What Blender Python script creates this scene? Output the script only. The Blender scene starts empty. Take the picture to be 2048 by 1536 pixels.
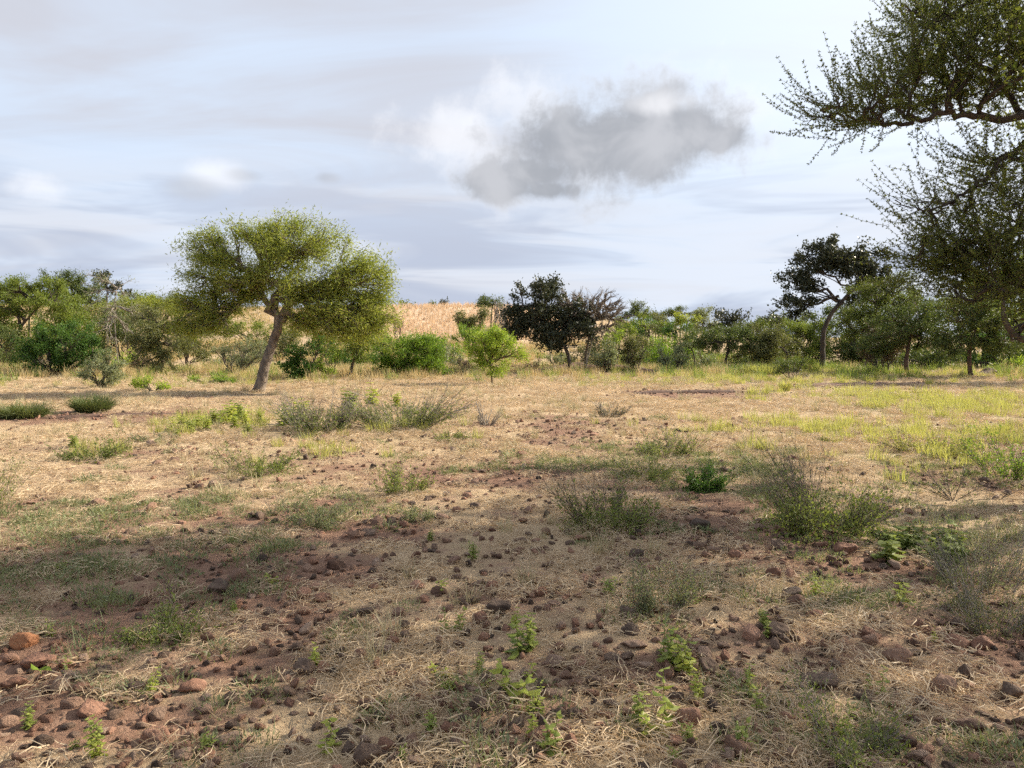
import bpy, math, random
import numpy as np
from mathutils import Vector

# ------------------------------------------------------------------ scene, camera, light
sc = bpy.context.scene
COL = sc.collection
R = math.radians
FPX = 1479.0                      # focal length in photo pixels (2048 wide)
HORIZON = 680.0                   # photo row of the level horizon
CAMZ = 1.6
PITCH = math.atan((768 - HORIZON) / FPX)
SUN_AZ = R(66)                    # to the right of the view direction (+Y)
SUN_EL = R(29)

cam = bpy.data.cameras.new('camera')
camo = bpy.data.objects.new('camera', cam)
COL.objects.link(camo)
cam.sensor_width = 36
cam.lens = FPX / 2048 * 36
cam.clip_start = .05
cam.clip_end = 6000
camo.location = (0, 0, CAMZ)
camo.rotation_euler = (math.pi / 2 - PITCH, 0, 0)
sc.camera = camo

sun = bpy.data.lights.new('sun', 'SUN')
sun.energy = 5.0
sun.angle = R(.6)
sun.color = (1, .90, .74)
suno = bpy.data.objects.new('sun', sun)
COL.objects.link(suno)
SUND = Vector((math.sin(SUN_AZ) * math.cos(SUN_EL), math.cos(SUN_AZ) * math.cos(SUN_EL), math.sin(SUN_EL)))
suno.rotation_euler = SUND.to_track_quat('Z', 'Y').to_euler()
suno.location = SUND * 60

sc.view_settings.view_transform = 'Standard'
sc.view_settings.look = 'None'
sc.view_settings.exposure = 1.08
sc.view_settings.gamma = 1
sc.view_settings.use_curve_mapping = False
sc.render.engine = 'CYCLES'
cy = sc.cycles
cy.use_denoising = False
cy.max_bounces = 6
cy.diffuse_bounces = 3
cy.glossy_bounces = 2
cy.transmission_bounces = 4
cy.transparent_max_bounces = 4
cy.sample_clamp_indirect = 4
cy.filter_width = 1.5
cy.use_adaptive_sampling = True
cy.adaptive_threshold = .03
cy.adaptive_min_samples = 16


# ------------------------------------------------------------------ pixel <-> world helpers (authoring)
def ray(px, py):
    x = (px - 1024) / FPX
    y = (768 - py) / FPX
    c, s = math.cos(PITCH), math.sin(PITCH)
    return np.array([x, c + y * s, -s + y * c])


def at(px, py, D):
    """the world point at photo pixel (px,py) and ground distance D along +Y"""
    d = ray(px, py)
    return np.array([0, 0, CAMZ]) + d * (D / d[1])


def _hash(ix, iy, seed):
    h = (ix.astype(np.int64) * 374761393 + iy.astype(np.int64) * 668265263 + seed * 974634777) & 0xffffffff
    h = ((h ^ (h >> 13)) * 1274126177) & 0xffffffff
    h = h ^ (h >> 16)
    return (h & 0xffffff) / float(0xffffff)


def vnoise(x, y, seed=0):
    x = np.asarray(x, float)
    y = np.asarray(y, float)
    ix = np.floor(x)
    iy = np.floor(y)
    fx = x - ix
    fy = y - iy
    fx = fx * fx * (3 - 2 * fx)
    fy = fy * fy * (3 - 2 * fy)
    a = _hash(ix, iy, seed)
    b = _hash(ix + 1, iy, seed)
    c = _hash(ix, iy + 1, seed)
    d = _hash(ix + 1, iy + 1, seed)
    return (a * (1 - fx) + b * fx) * (1 - fy) + (c * (1 - fx) + d * fx) * fy


def fbm(x, y, seed=0, oct=4):
    v = 0
    a = .5
    for o in range(oct):
        v = v + a * vnoise(np.asarray(x) * 2 ** o + 17.3 * o, np.asarray(y) * 2 ** o - 9.1 * o, seed + o)
        a *= .5
    return v / (1 - .5 ** oct)


def sstep(a, b, x):
    t = np.clip((np.asarray(x, float) - a) / (b - a), 0, 1)
    return t * t * (3 - 2 * t)


def H(x, y):
    x = np.asarray(x, float)
    y = np.asarray(y, float)
    near = .16 * (fbm(x * .22, y * .22, 3, 3) - .5) + .05 * (fbm(x * .9, y * .9, 5, 3) - .5)
    near = near * sstep(0, 6, y)
    hill = 7.9 * sstep(44, 150, y) * (1 - .74 * sstep(-12, 42, x - .02 * y))
    swale = -.55 * np.exp(-((y - 47) / 5.) ** 2)
    far = (fbm(x * .03, y * .03, 9, 3) - .5) * 1.6 * sstep(50, 90, y)
    drop = -sstep(170, 900, y) * 9
    return near + hill + swale + far + drop


def ground_at(px, py):
    d = ray(px, py)
    o = np.array([0, 0, CAMZ])
    ts = np.geomspace(1.5, 500, 400)
    P = o + d * ts[:, None]
    below = np.nonzero(P[:, 2] < H(P[:, 0], P[:, 1]))[0]
    if len(below) == 0:
        p = o + d * 200
        return np.array([p[0], p[1], float(H(p[0], p[1]))])
    i = below[0]
    a, b = ts[max(i - 1, 0)], ts[i]
    for _ in range(2):
        ts = np.linspace(a, b, 24)
        P = o + d * ts[:, None]
        i = max(int(np.argmax(P[:, 2] < H(P[:, 0], P[:, 1]))), 1)
        a, b = ts[i - 1], ts[i]
    p = o + d * b
    return np.array([p[0], p[1], float(H(p[0], p[1]))])


def on_ground(px, D):
    p = at(px, 700, D)
    return np.array([p[0], D, float(H(p[0], D))])


# ------------------------------------------------------------------ world sky with cloud
class Nodes:
    def __init__(s, tree):
        s.t = tree
        s.t.nodes.clear()

    def n(s, typ, **kw):
        nd = s.t.nodes.new(typ)
        for k, v in kw.items():
            setattr(nd, k, v)
        return nd

    def link(s, a, b):
        s.t.links.new(a, b)

    def put(s, sock, v):
        if hasattr(v, 'is_linked'):
            s.link(v, sock)
        elif v is not None:
            sock.default_value = v

    def m(s, op, a, b=None, c=None, clamp=False):
        nd = s.n('ShaderNodeMath', operation=op, use_clamp=clamp)
        for i, v in enumerate((a, b, c)):
            s.put(nd.inputs[i], v)
        return nd.outputs[0]

    def step(s, a, b, x):
        nd = s.n('ShaderNodeMapRange', interpolation_type='SMOOTHSTEP')
        s.put(nd.inputs['Value'], x)
        nd.inputs['From Min'].default_value = a
        nd.inputs['From Max'].default_value = b
        return nd.outputs[0]

    def mix(s, f, a, b, blend='MIX'):
        nd = s.n('ShaderNodeMix', data_type='RGBA', blend_type=blend)
        s.put(nd.inputs[0], f)
        for i, v in ((6, a), (7, b)):
            if isinstance(v, tuple) and len(v) == 3:
                v = v + (1,)
            s.put(nd.inputs[i], v)
        return nd.outputs[2]

    def noise(s, vec, scale, detail=4, rough=.5, dist=0., dim='3D'):
        nd = s.n('ShaderNodeTexNoise', noise_dimensions=dim)
        s.put(nd.inputs['Vector'], vec)
        nd.inputs['Scale'].default_value = scale
        nd.inputs['Detail'].default_value = detail
        nd.inputs['Roughness'].default_value = rough
        nd.inputs['Distortion'].default_value = dist
        return nd.outputs['Fac']

    def ramp(s, f, stops):
        nd = s.n('ShaderNodeValToRGB')
        s.put(nd.inputs[0], f)
        e = nd.color_ramp.elements
        while len(e) < len(stops):
            e.new(.5)
        for el, (p, c) in zip(e, stops):
            el.position = p
            el.color = tuple(c) + (1,)
        return nd.outputs[0]

    def xyz(s, x, y, z):
        nd = s.n('ShaderNodeCombineXYZ')
        for i, v in enumerate((x, y, z)):
            s.put(nd.inputs[i], v)
        return nd.outputs[0]


def azel(px, py):
    d = ray(px, py)
    return math.atan2(d[0], d[1]), math.atan2(d[2], math.hypot(d[0], d[1]))


world = bpy.data.worlds.new('World')
sc.world = world
world.use_nodes = True
W = Nodes(world.node_tree)
tc = W.n('ShaderNodeTexCoord')
sep = W.n('ShaderNodeSeparateXYZ')
W.link(tc.outputs['Generated'], sep.inputs[0])
dx, dy, dz = sep.outputs
hor = W.m('SQRT', W.m('ADD', W.m('MULTIPLY', dx, dx), W.m('MULTIPLY', dy, dy)))
az = W.m('ARCTAN2', dx, dy)
el = W.m('ARCTAN2', dz, hor)
sky = W.n('ShaderNodeTexSky', sky_type='NISHITA', sun_disc=False)
sky.sun_elevation = SUN_EL
sky.sun_rotation = SUN_AZ
sky.air_density = 1.2
sky.dust_density = 1.5
skyc = W.mix(1.0, sky.outputs[0], (.10, .10, .10), 'MULTIPLY')
# high veil of cirrostratus, laid on a plane overhead
inv = W.m('DIVIDE', 1.0, W.m('ADD', W.m('MAXIMUM', dz, 0.0), .12))
plane = W.xyz(W.m('MULTIPLY', dx, inv), W.m('MULTIPLY', dy, inv), 0.0)
mp = W.n('ShaderNodeMapping')
W.link(plane, mp.inputs[0])
mp.inputs['Rotation'].default_value = (0, 0, R(32))
mp.inputs['Scale'].default_value = (.55, 1.5, 1)
veil1 = W.noise(mp.outputs[0], 1.1, 5, .58, .6, '2D')
veil2 = W.noise(plane, .55, 2, .5, 0., '2D')
veil = W.m('ADD', W.m('MULTIPLY', veil1, .6), W.m('MULTIPLY', veil2, .5))
veil = W.step(.36, .72, veil)
veilc = W.mix(veil, (.53, .615, .745), (.48, .488, .54))
sund = W.m('ADD', W.m('ADD', W.m('MULTIPLY', dx, SUND.x), W.m('MULTIPLY', dy, SUND.y)), W.m('MULTIPLY', dz, SUND.z))
glow = W.m('MULTIPLY', W.step(.40, 1.1, sund), .75)
veilc = W.mix(glow, veilc, (.86, .90, .96))
base = W.mix(.93, skyc, veilc)
# low stratus bands above the horizon
lowv = W.xyz(W.m('MULTIPLY', az, 2.2), W.m('MULTIPLY', el, 15.0), 0.0)
band = W.noise(lowv, 1.3, 4, .55, .5, '2D')
lowmask = W.m('MULTIPLY', W.step(.27, .10, el), W.step(-.02, .03, el))
bandf = W.m('MULTIPLY', W.step(.40, .62, band), lowmask)
base = W.mix(W.m('MULTIPLY', lowmask, .45), base, (.475, .525, .625))
base = W.mix(W.m('MULTIPLY', bandf, .75), base, (.355, .40, .505))
lightb = W.m('MULTIPLY', W.step(.50, .34, band), lowmask)
base = W.mix(W.m('MULTIPLY', lightb, .45), base, (.62, .645, .70))
# cumulus: blobs given by direction, broken up by noise, lit from the sun's side
cv = W.xyz(az, el, 0.0)
cn = W.noise(cv, 13.0, 6, .6, .1, '2D')
cnz = W.m('MULTIPLY', W.m('SUBTRACT', cn, .5), 1.7)
cfine = W.noise(cv, 13.0, 4, .5, .3, '2D')


def cloud_layer(base, blobs, amp, e0, e1, alpha, col):
    d = None
    for (px, py, rx, ry) in blobs:
        a0, el0 = azel(px, py)
        v = W.n('ShaderNodeVectorMath', operation='MULTIPLY_ADD')
        W.link(cv, v.inputs[0])
        v.inputs[1].default_value = (FPX / rx, FPX / ry, 0)
        v.inputs[2].default_value = (-a0 * FPX / rx, -el0 * FPX / ry, 0)
        l = W.n('ShaderNodeVectorMath', operation='LENGTH')
        W.link(v.outputs[0], l.inputs[0])
        q = W.m('SUBTRACT', 1.0, l.outputs['Value'])
        d = q if d is None else W.m('SMOOTH_MAX', d, q, .3)
    d = W.m('ADD', d, W.m('MULTIPLY', cnz, amp))
    a = W.m('MULTIPLY', W.step(e0, e1, d), alpha)
    return W.mix(a, base, col)


cwhite = W.mix(cfine, (.62, .63, .67), (.88, .88, .90))
cgrey = W.mix(W.step(.3, .7, cfine), (.275, .29, .32), (.41, .42, .45))
# lit puffs, then the shaded undersides hanging below and left of them
base = cloud_layer(base, [(1270, 255, 270, 95), (1420, 235, 160, 60), (1060, 230, 110, 85), (1010, 340, 170, 80), (1180, 345, 230, 70), (920, 270, 130, 80)], 1.3, -.2, .85, .55, cwhite)
base = cloud_layer(base, [(1240, 290, 185, 98), (1330, 262, 150, 72), (1120, 285, 120, 70), (1005, 366, 100, 38), (1100, 380, 90, 26), (1420, 278, 90, 30), (1080, 345, 120, 40)], 1.25, -.34, .46, .92, cgrey)
base = cloud_layer(base, [(85, 376, 46, 26), (440, 348, 60, 30), (1330, 205, 100, 22)], .9, -.2, 1.0, .5, cwhite)
base = cloud_layer(base, [(385, 378, 60, 26), (655, 355, 30, 12), (490, 350, 44, 16)], .7, -.1, .9, .45, cgrey)
# below the horizon: plain earth tone
base = W.mix(W.step(.0, -.06, el), base, (.22, .18, .13))
bg = W.n('ShaderNodeBackground')
W.link(base, bg.inputs[0])
bg.inputs[1].default_value = .67
world.cycles.sampling_method = 'MANUAL'
world.cycles.sample_map_resolution = 256
wo = W.n('ShaderNodeOutputWorld')
W.link(bg.outputs[0], wo.inputs[0])


# ------------------------------------------------------------------ materials
def new_mat(name):
    m = bpy.data.materials.new(name)
    m.use_nodes = True
    return m, Nodes(m.node_tree)


def leaf_mat(name, c0, c1, trans=.4, rough=.55, obj_random=0., tint=(1.25, 1.25, .7)):
    m, N = new_mat(name)
    a = N.n('ShaderNodeAttribute', attribute_name='rnd')
    f = a.outputs['Fac']
    if obj_random:
        oi = N.n('ShaderNodeObjectInfo')
        f = N.m('ADD', N.m('MULTIPLY', f, 1 - obj_random), N.m('MULTIPLY', oi.outputs['Random'], obj_random))
    col = N.mix(f, c0, c1)
    p = N.n('ShaderNodeBsdfPrincipled')
    N.link(col, p.inputs['Base Color'])
    p.inputs['Roughness'].default_value = rough
    p.inputs['Specular IOR Level'].default_value = .25
    t = N.n('ShaderNodeBsdfTranslucent')
    N.link(N.mix(1.0, col, tint, 'MULTIPLY'), t.inputs[0])
    mx = N.n('ShaderNodeMixShader')
    mx.inputs[0].default_value = trans
    N.link(p.outputs[0], mx.inputs[1])
    N.link(t.outputs[0], mx.inputs[2])
    o = N.n('ShaderNodeOutputMaterial')
    N.link(mx.outputs[0], o.inputs[0])
    return m


def bark_mat(name, c0, c1, scale=9., bump=.5):
    m, N = new_mat(name)
    tcx = N.n('ShaderNodeTexCoord')
    mpx = N.n('ShaderNodeMapping')
    N.link(tcx.outputs['Object'], mpx.inputs[0])
    mpx.inputs['Scale'].default_value = (1, 1, .45)
    f = N.noise(mpx.outputs[0], scale, 8, .65, .4)
    f2 = N.noise(mpx.outputs[0], scale * .25, 3)
    p = N.n('ShaderNodeBsdfPrincipled')
    N.link(N.mix(N.step(.3, .7, N.m('ADD', N.m('MULTIPLY', f, .6), N.m('MULTIPLY', f2, .4))), c0, c1), p.inputs['Base Color'])
    p.inputs['Roughness'].default_value = .9
    b = N.n('ShaderNodeBump')
    b.inputs['Strength'].default_value = bump
    b.inputs['Distance'].default_value = .04
    N.link(f, b.inputs['Height'])
    N.link(b.outputs[0], p.inputs['Normal'])
    o = N.n('ShaderNodeOutputMaterial')
    N.link(p.outputs[0], o.inputs[0])
    return m


def stone_mat(name, cols, spot=.0):
    m, N = new_mat(name)
    tcx = N.n('ShaderNodeTexCoord')
    oi = N.n('ShaderNodeObjectInfo')
    add = N.n('ShaderNodeVectorMath', operation='ADD')
    N.link(tcx.outputs['Object'], add.inputs[0])
    N.link(N.xyz(N.m('MULTIPLY', oi.outputs['Random'], 37.), N.m('MULTIPLY', oi.outputs['Random'], 71.), 0.), add.inputs[1])
    v = add.outputs[0]
    n1 = N.noise(v, 2.6, 4, .55)
    n2 = N.noise(v, 9., 4, .6)
    n3 = N.noise(v, 60., 3, .6)
    f = N.m('ADD', N.m('ADD', N.m('MULTIPLY', n1, .45), N.m('MULTIPLY', n2, .25)), N.m('MULTIPLY', oi.outputs['Random'], .3))
    col = N.ramp(N.step(.25, .75, f), [(0, cols[0]), (.5, cols[1]), (1, cols[2])])
    col = N.mix(N.m('MULTIPLY', N.step(.60, .75, n2), .2), col, (.30, .23, .17))
    p = N.n('ShaderNodeBsdfPrincipled')
    N.link(col, p.inputs['Base Color'])
    p.inputs['Roughness'].default_value = .88
    p.inputs['Specular IOR Level'].default_value = .3
    b = N.n('ShaderNodeBump')
    b.inputs['Strength'].default_value = .9
    b.inputs['Distance'].default_value = .05
    N.link(N.m('ADD', N.m('ADD', N.m('MULTIPLY', n1, .5), N.m('MULTIPLY', n2, .35)), N.m('MULTIPLY', n3, .08)), b.inputs['Height'])
    N.link(b.outputs[0], p.inputs['Normal'])
    o = N.n('ShaderNodeOutputMaterial')
    N.link(p.outputs[0], o.inputs[0])
    return m


M = {}
M['acacia'] = leaf_mat('acacia_leaf', (0.094, 0.144, 0.025), (0.231, 0.269, 0.056), .42)
M['acacia_yellow'] = leaf_mat('yellow_acacia_leaf', (.145, .195, .032), (.345, .360, .085), .45)
M['acacia_mid'] = leaf_mat('mid_acacia_leaf', (.068, .098, .022), (.155, .178, .044), .38)
M['acacia_dark'] = leaf_mat('dark_acacia_leaf', (0.056, 0.088, 0.027), (0.131, 0.156, 0.050), .35)
M['near_leaf'] = leaf_mat('near_acacia_leaf', (.062, .090, .022), (.175, .190, .046), .42)
M['bush_green'] = leaf_mat('bush_leaf', (0.088, 0.169, 0.022), (0.231, 0.331, 0.044), .42)
M['bush_bright'] = leaf_mat('bright_bush_leaf', (0.163, 0.250, 0.031), (0.362, 0.450, 0.069), .45)
M['bush_deep'] = leaf_mat('deep_bush_leaf', (0.035, 0.088, 0.015), (0.106, 0.188, 0.035), .35)
M['bush_grey'] = leaf_mat('grey_bush_leaf', (0.131, 0.156, 0.088), (0.269, 0.288, 0.163), .35)
M['dark_broad'] = leaf_mat('dark_broad_leaf', (.028, .038, .022), (.078, .082, .050), .22, .45)
M['olive'] = leaf_mat('olive_leaf', (0.094, 0.106, 0.044), (0.188, 0.194, 0.075), .35)
M['brown_brush'] = leaf_mat('dry_brush', (.085, .055, .035), (.22, .155, .095), .2)
M['weed'] = leaf_mat('weed_leaf', (.165, .215, .045), (.32, .35, .09), .4, .5, .3)
M['weed_yellow'] = leaf_mat('yellow_weed_leaf', (.25, .31, .05), (.45, .46, .10), .42, .5, .3)
M['herb'] = leaf_mat('herb_leaf', (.125, .150, .072), (.265, .280, .150), .35, .6, .5)
M['herb_green'] = leaf_mat('green_herb_leaf', (.115, .155, .038), (.255, .290, .085), .4, .6, .4)
M['straw'] = leaf_mat('straw', (.34, .24, .145), (.76, .61, .41), .25, .6, .45, (1.05, 1.0, .88))
M['straw_green'] = leaf_mat('greenish_straw', (.29, .25, .14), (.56, .49, .30), .3, .6, .45, (1.05, 1.0, .88))
M['grass_yellow'] = leaf_mat('yellow_grass', (.25, .26, .085), (.46, .44, .17), .45, .6, .4)
M['grass_green'] = leaf_mat('green_grass', (.115, .170, .035), (.255, .310, .085), .4, .6, .4)
M['grass_dark'] = leaf_mat('dark_grass', (.075, .100, .035), (.185, .205, .090), .35, .6, .4)
M['tall_dry'] = leaf_mat('tall_dry_grass', (.36, .275, .13), (.60, .48, .25), .35, .6, .4, (1.05, 1.0, .88))
M['stubble'] = leaf_mat('field_stubble', (.50, .365, .24), (.74, .575, .40), .25, .6, .4, (1.05, 1.0, .88))
M['twig'] = bark_mat('twig_bark', (.075, .055, .042), (.19, .150, .115), 30, .2)
M['twig_grey'] = bark_mat('grey_twig_bark', (.15, .125, .10), (.30, .26, .21), 30, .2)
M['twig_brown'] = bark_mat('brown_twig_bark', (.11, .085, .062), (.235, .190, .145), 30, .2)
M['bark'] = bark_mat('bark', (.050, .038, .030), (.26, .205, .155), 9, 1.)
M['bark_dark'] = bark_mat('dark_bark', (.030, .022, .017), (.095, .070, .052), 8, .8)
M['bark_red'] = bark_mat('reddish_bark', (.060, .035, .024), (.16, .100, .068), 8, .8)
M['bark_pale'] = bark_mat('pale_bark', (.20, .165, .125), (.40, .345, .27), 8, .5)
M['stone'] = stone_mat('stone', ((.095, .055, .038), (.20, .115, .076), (.32, .198, .135)))
M['stone_dark'] = stone_mat('dark_stone', ((.052, .035, .026), (.105, .068, .048), (.19, .128, .091)))
M['stone_orange'] = stone_mat('orange_stone', ((.30, .130, .062), (.40, .185, .088), (.46, .235, .125)))
M['stone_pale'] = stone_mat('pale_stone', ((.15, .096, .066), (.235, .152, .106), (.34, .235, .168)))
M['stone_red'] = stone_mat('red_stone', ((.13, .066, .043), (.235, .122, .078), (.35, .200, .134)))

gm, G = new_mat('earth')
ga = {k: G.n('ShaderNodeAttribute', attribute_name=k).outputs['Fac'] for k in ('bare', 'green', 'field')}
gtc = G.n('ShaderNodeTexCoord')
gv = gtc.outputs['Object']
g1 = G.noise(gv, 1.3, 6, .6)
g2 = G.noise(gv, 9., 7, .68, .3)
g3 = G.noise(gv, 55., 5, .7, .4)
g4 = G.noise(gv, .25, 4, .55)
soil = G.ramp(G.m('ADD', G.m('MULTIPLY', g2, .6), G.m('MULTIPLY', g3, .4)),
              [(.3, (.115, .063, .043)), (.5, (.225, .132, .089)), (.7, (.33, .21, .145))])
straw = G.ramp(G.m('ADD', G.m('MULTIPLY', g3, .6), G.m('MULTIPLY', g2, .4)),
               [(.3, (.21, .140, .085)), (.5, (.42, .305, .185)), (.72, (.60, .465, .295))])
f = G.m('ADD', G.m('MULTIPLY', ga['bare'], .9), G.m('MULTIPLY', G.m('SUBTRACT', g2, .5), 1.5))
col = G.mix(G.step(.2, .75, f), straw, soil)
col = G.mix(G.m('MULTIPLY', ga['green'], G.step(.35, .7, g1)), col, (.26, .25, .11))
fieldc = G.ramp(g2, [(.3, (.46, .32, .205)), (.7, (.62, .46, .31))])
col = G.mix(ga['field'], col, fieldc)
gp = G.n('ShaderNodeBsdfPrincipled')
G.link(col, gp.inputs['Base Color'])
gp.inputs['Roughness'].default_value = .95
gp.inputs['Specular IOR Level'].default_value = .1
gb = G.n('ShaderNodeBump')
gb.inputs['Strength'].default_value = .8
gb.inputs['Distance'].default_value = .06
G.link(G.m('ADD', G.m('MULTIPLY', g2, .6), G.m('MULTIPLY', g3, .4)), gb.inputs['Height'])
G.link(gb.outputs[0], gp.inputs['Normal'])
go = G.n('ShaderNodeOutputMaterial')
G.link(gp.outputs[0], go.inputs[0])
M['earth'] = gm
M['soil'] = stone_mat('turned_soil', ((.060, .034, .024), (.125, .070, .048), (.20, .120, .085)))


# ------------------------------------------------------------------ mesh helpers
def unit(v):
    v = np.asarray(v, float)
    return v / np.maximum(np.linalg.norm(v, axis=-1, keepdims=True), 1e-9)


class Geo:
    """collects faces (all quads, or all tris) as one mesh"""
    def __init__(s):
        s.v = []
        s.f = []
        s.r = []
        s.n = 0

    def add(s, v, f, rnd):
        v = np.asarray(v, np.float32).reshape(-1, 3)
        s.v.append(v)
        s.f.append(np.asarray(f, np.int64) + s.n)
        s.r.append(np.broadcast_to(np.asarray(rnd, np.float32), (len(v),)).copy())
        s.n += len(v)

    def mesh(s, name, mat, smooth=False):
        me = bpy.data.meshes.new(name)
        v = np.concatenate(s.v)
        loops = np.concatenate([f.ravel() for f in s.f]).astype(np.int32)
        tot = np.concatenate([np.full(len(f), f.shape[1], np.int32) for f in s.f])
        st = np.concatenate([[0], np.cumsum(tot)[:-1]]).astype(np.int32)
        me.vertices.add(len(v))
        me.vertices.foreach_set('co', v.ravel())
        me.loops.add(len(loops))
        me.loops.foreach_set('vertex_index', loops)
        me.polygons.add(len(tot))
        me.polygons.foreach_set('loop_start', st)
        me.polygons.foreach_set('loop_total', tot)
        if smooth:
            me.polygons.foreach_set('use_smooth', np.ones(len(tot), bool))
        at_ = me.attributes.new('rnd', 'FLOAT', 'POINT')
        at_.data.foreach_set('value', np.concatenate(s.r))
        me.update(calc_edges=True)
        me.materials.append(mat)
        return me

    def build(s, name, mat, parent=None, smooth=False):
        if not s.v:
            return None
        o = bpy.data.objects.new(name, s.mesh(name, mat, smooth))
        COL.objects.link(o)
        if parent:
            o.parent = parent
        return o


def tubes(g, P, Rr, sides=4, rng=None):
    """P (n,k,3) polylines, Rr (n,k) radii"""
    P = np.asarray(P, float)
    if P.ndim == 2:
        P = P[None]
    Rr = np.asarray(Rr, float).reshape(P.shape[:2])
    n, k, _ = P.shape
    T = np.empty_like(P)
    T[:, 1:-1] = P[:, 2:] - P[:, :-2]
    T[:, 0] = P[:, 1] - P[:, 0]
    T[:, -1] = P[:, -1] - P[:, -2]
    T = unit(T)
    mean = unit(P[:, -1] - P[:, 0])
    ref = np.where(np.abs(mean[:, 2:3]) > .75, np.array([[1., .2, 0]]), np.array([[.1, .2, 1.]]))
    A = unit(np.cross(T, ref[:, None, :]))
    B = np.cross(T, A)
    ang = np.arange(sides) * 2 * math.pi / sides
    V = P[:, :, None, :] + Rr[:, :, None, None] * (A[:, :, None, :] * np.cos(ang)[None, None, :, None] + B[:, :, None, :] * np.sin(ang)[None, None, :, None])
    idx = np.arange(n * k * sides).reshape(n, k, sides)
    a = idx[:, :-1, :]
    b = np.roll(a, -1, axis=2)
    c = idx[:, 1:, :]
    d = np.roll(c, -1, axis=2)
    F = np.stack([a, b, d, c], -1).reshape(-1, 4)
    g.add(V.reshape(-1, 3), F, .5)


def smooth_line(pts, m=6):
    """Catmull-Rom through points; returns (len*m, ...)"""
    p = np.asarray(pts, float)
    p = np.vstack([2 * p[0] - p[1], p, 2 * p[-1] - p[-2]])
    out = []
    for i in range(1, len(p) - 2):
        for t in np.linspace(0, 1, m, endpoint=False):
            out.append(.5 * (2 * p[i] + (p[i + 1] - p[i - 1]) * t + (2 * p[i - 1] - 5 * p[i] + 4 * p[i + 1] - p[i + 2]) * t * t
                             + (3 * p[i] - p[i - 1] - 3 * p[i + 1] + p[i + 2]) * t ** 3))
    out.append(p[-2])
    return np.array(out)


def leaves(g, C, A, Bv, L, Wd, rnd):
    """rhombus leaves: centre, long axis, cross axis"""
    n = len(C)
    L = np.broadcast_to(L, (n,))[:, None]
    Wd = np.broadcast_to(Wd, (n,))[:, None]
    nrm = np.cross(A, Bv)
    V = np.stack([C - A * L * .5, C + Bv * Wd * .5 - A * L * .06 + nrm * Wd * .12, C + A * L * .5, C - Bv * Wd * .5 - A * L * .06 + nrm * Wd * .12], 1)
    F = np.arange(4 * n).reshape(n, 4)
    g.add(V.reshape(-1, 3), F, np.repeat(np.broadcast_to(rnd, (n,)), 4))


def rdir(rng, n):
    return unit(rng.normal(size=(n, 3)))


def perp(rng, A):
    return unit(np.cross(A, rdir(rng, len(A))))


def kmeans(rng, A, k, it=7):
    k = min(k, len(A))
    C = A[rng.choice(len(A), k, replace=False)]
    for _ in range(it):
        lab = np.argmin(((A[:, None] - C[None]) ** 2).sum(-1), 1)
        for j in range(k):
            if (lab == j).any():
                C[j] = A[lab == j].mean(0)
    return lab, C


def bez(p0, d0, p1, k, rng, wob):
    L = np.linalg.norm(p1 - p0, axis=-1, keepdims=True)
    c = p0 + d0 * L * .45
    t = np.linspace(0, 1, k)[None, :, None]
    P = (1 - t) ** 2 * p0[:, None] + 2 * t * (1 - t) * c[:, None] + t ** 2 * p1[:, None]
    w = rng.normal(size=P.shape) * (L * wob)[:, None]
    w[:, 0] = 0
    w[:, -1] = 0
    P = P + w
    return P, unit(P[:, -1] - P[:, -2])


def grow(rng, g, nodes, ndirs, A, ks, rtip, pull=.72, wob=.05, rmax=1., twig_k=3, up=0.):
    """branches from nodes out to attractors A by repeated clustering; returns twig start, end, dir"""
    groups = []
    lab, C = kmeans(rng, A, ks[0])
    P0, D0, P1, cnt = [], [], [], []
    for j in range(len(C)):
        sel = A[lab == j]
        if not len(sel):
            continue
        i = np.argmin(((nodes - C[j]) ** 2).sum(1) + .0)
        P0.append(nodes[i])
        D0.append(ndirs[i])
        P1.append(nodes[i] + pull * (C[j] - nodes[i]))
        cnt.append(len(sel))
        groups.append(sel)
    for lv in range(len(ks)):
        P0 = np.array(P0)
        D0 = unit(np.array(D0) + np.array([0, 0, up]))
        P1 = np.array(P1)
        cn = np.array(cnt, float)
        k = 8 if lv == 0 else (6 if lv == 1 else 5)
        P, De = bez(P0, D0, P1, k, rng, wob)
        r0 = np.minimum(rtip * cn ** .5 * 1.15, rmax)
        Rr = r0[:, None] * np.linspace(1, .72, k)[None]
        tubes(g, P, Rr, 6 if lv == 0 else (4 if lv == 1 else 3))
        nP0, nD0, nP1, ncnt, ng = [], [], [], [], []
        last = lv == len(ks) - 1
        for q, sel in enumerate(groups):
            if last:
                for a in sel:
                    u = rng.integers(k // 2, k)
                    nP0.append(P[q, u])
                    nD0.append(De[q])
                    nP1.append(a)
                continue
            lab, C = kmeans(rng, sel, ks[lv + 1])
            for j in range(len(C)):
                s2 = sel[lab == j]
                if not len(s2):
                    continue
                u = rng.integers(k // 2, k)
                nP0.append(P[q, u])
                nD0.append(De[q])
                nP1.append(P[q, u] + pull * (C[j] - P[q, u]))
                ncnt.append(len(s2))
                ng.append(s2)
        P0, D0, P1, cnt, groups = nP0, nD0, nP1, ncnt, ng
    P0 = np.array(P0)
    D0 = np.array(D0)
    P1 = np.array(P1)
    P, De = bez(P0, D0, P1, twig_k, rng, wob)
    tubes(g, P, np.broadcast_to(rtip * np.linspace(1, .45, twig_k), P.shape[:2]), 3)
    return P, De


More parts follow.
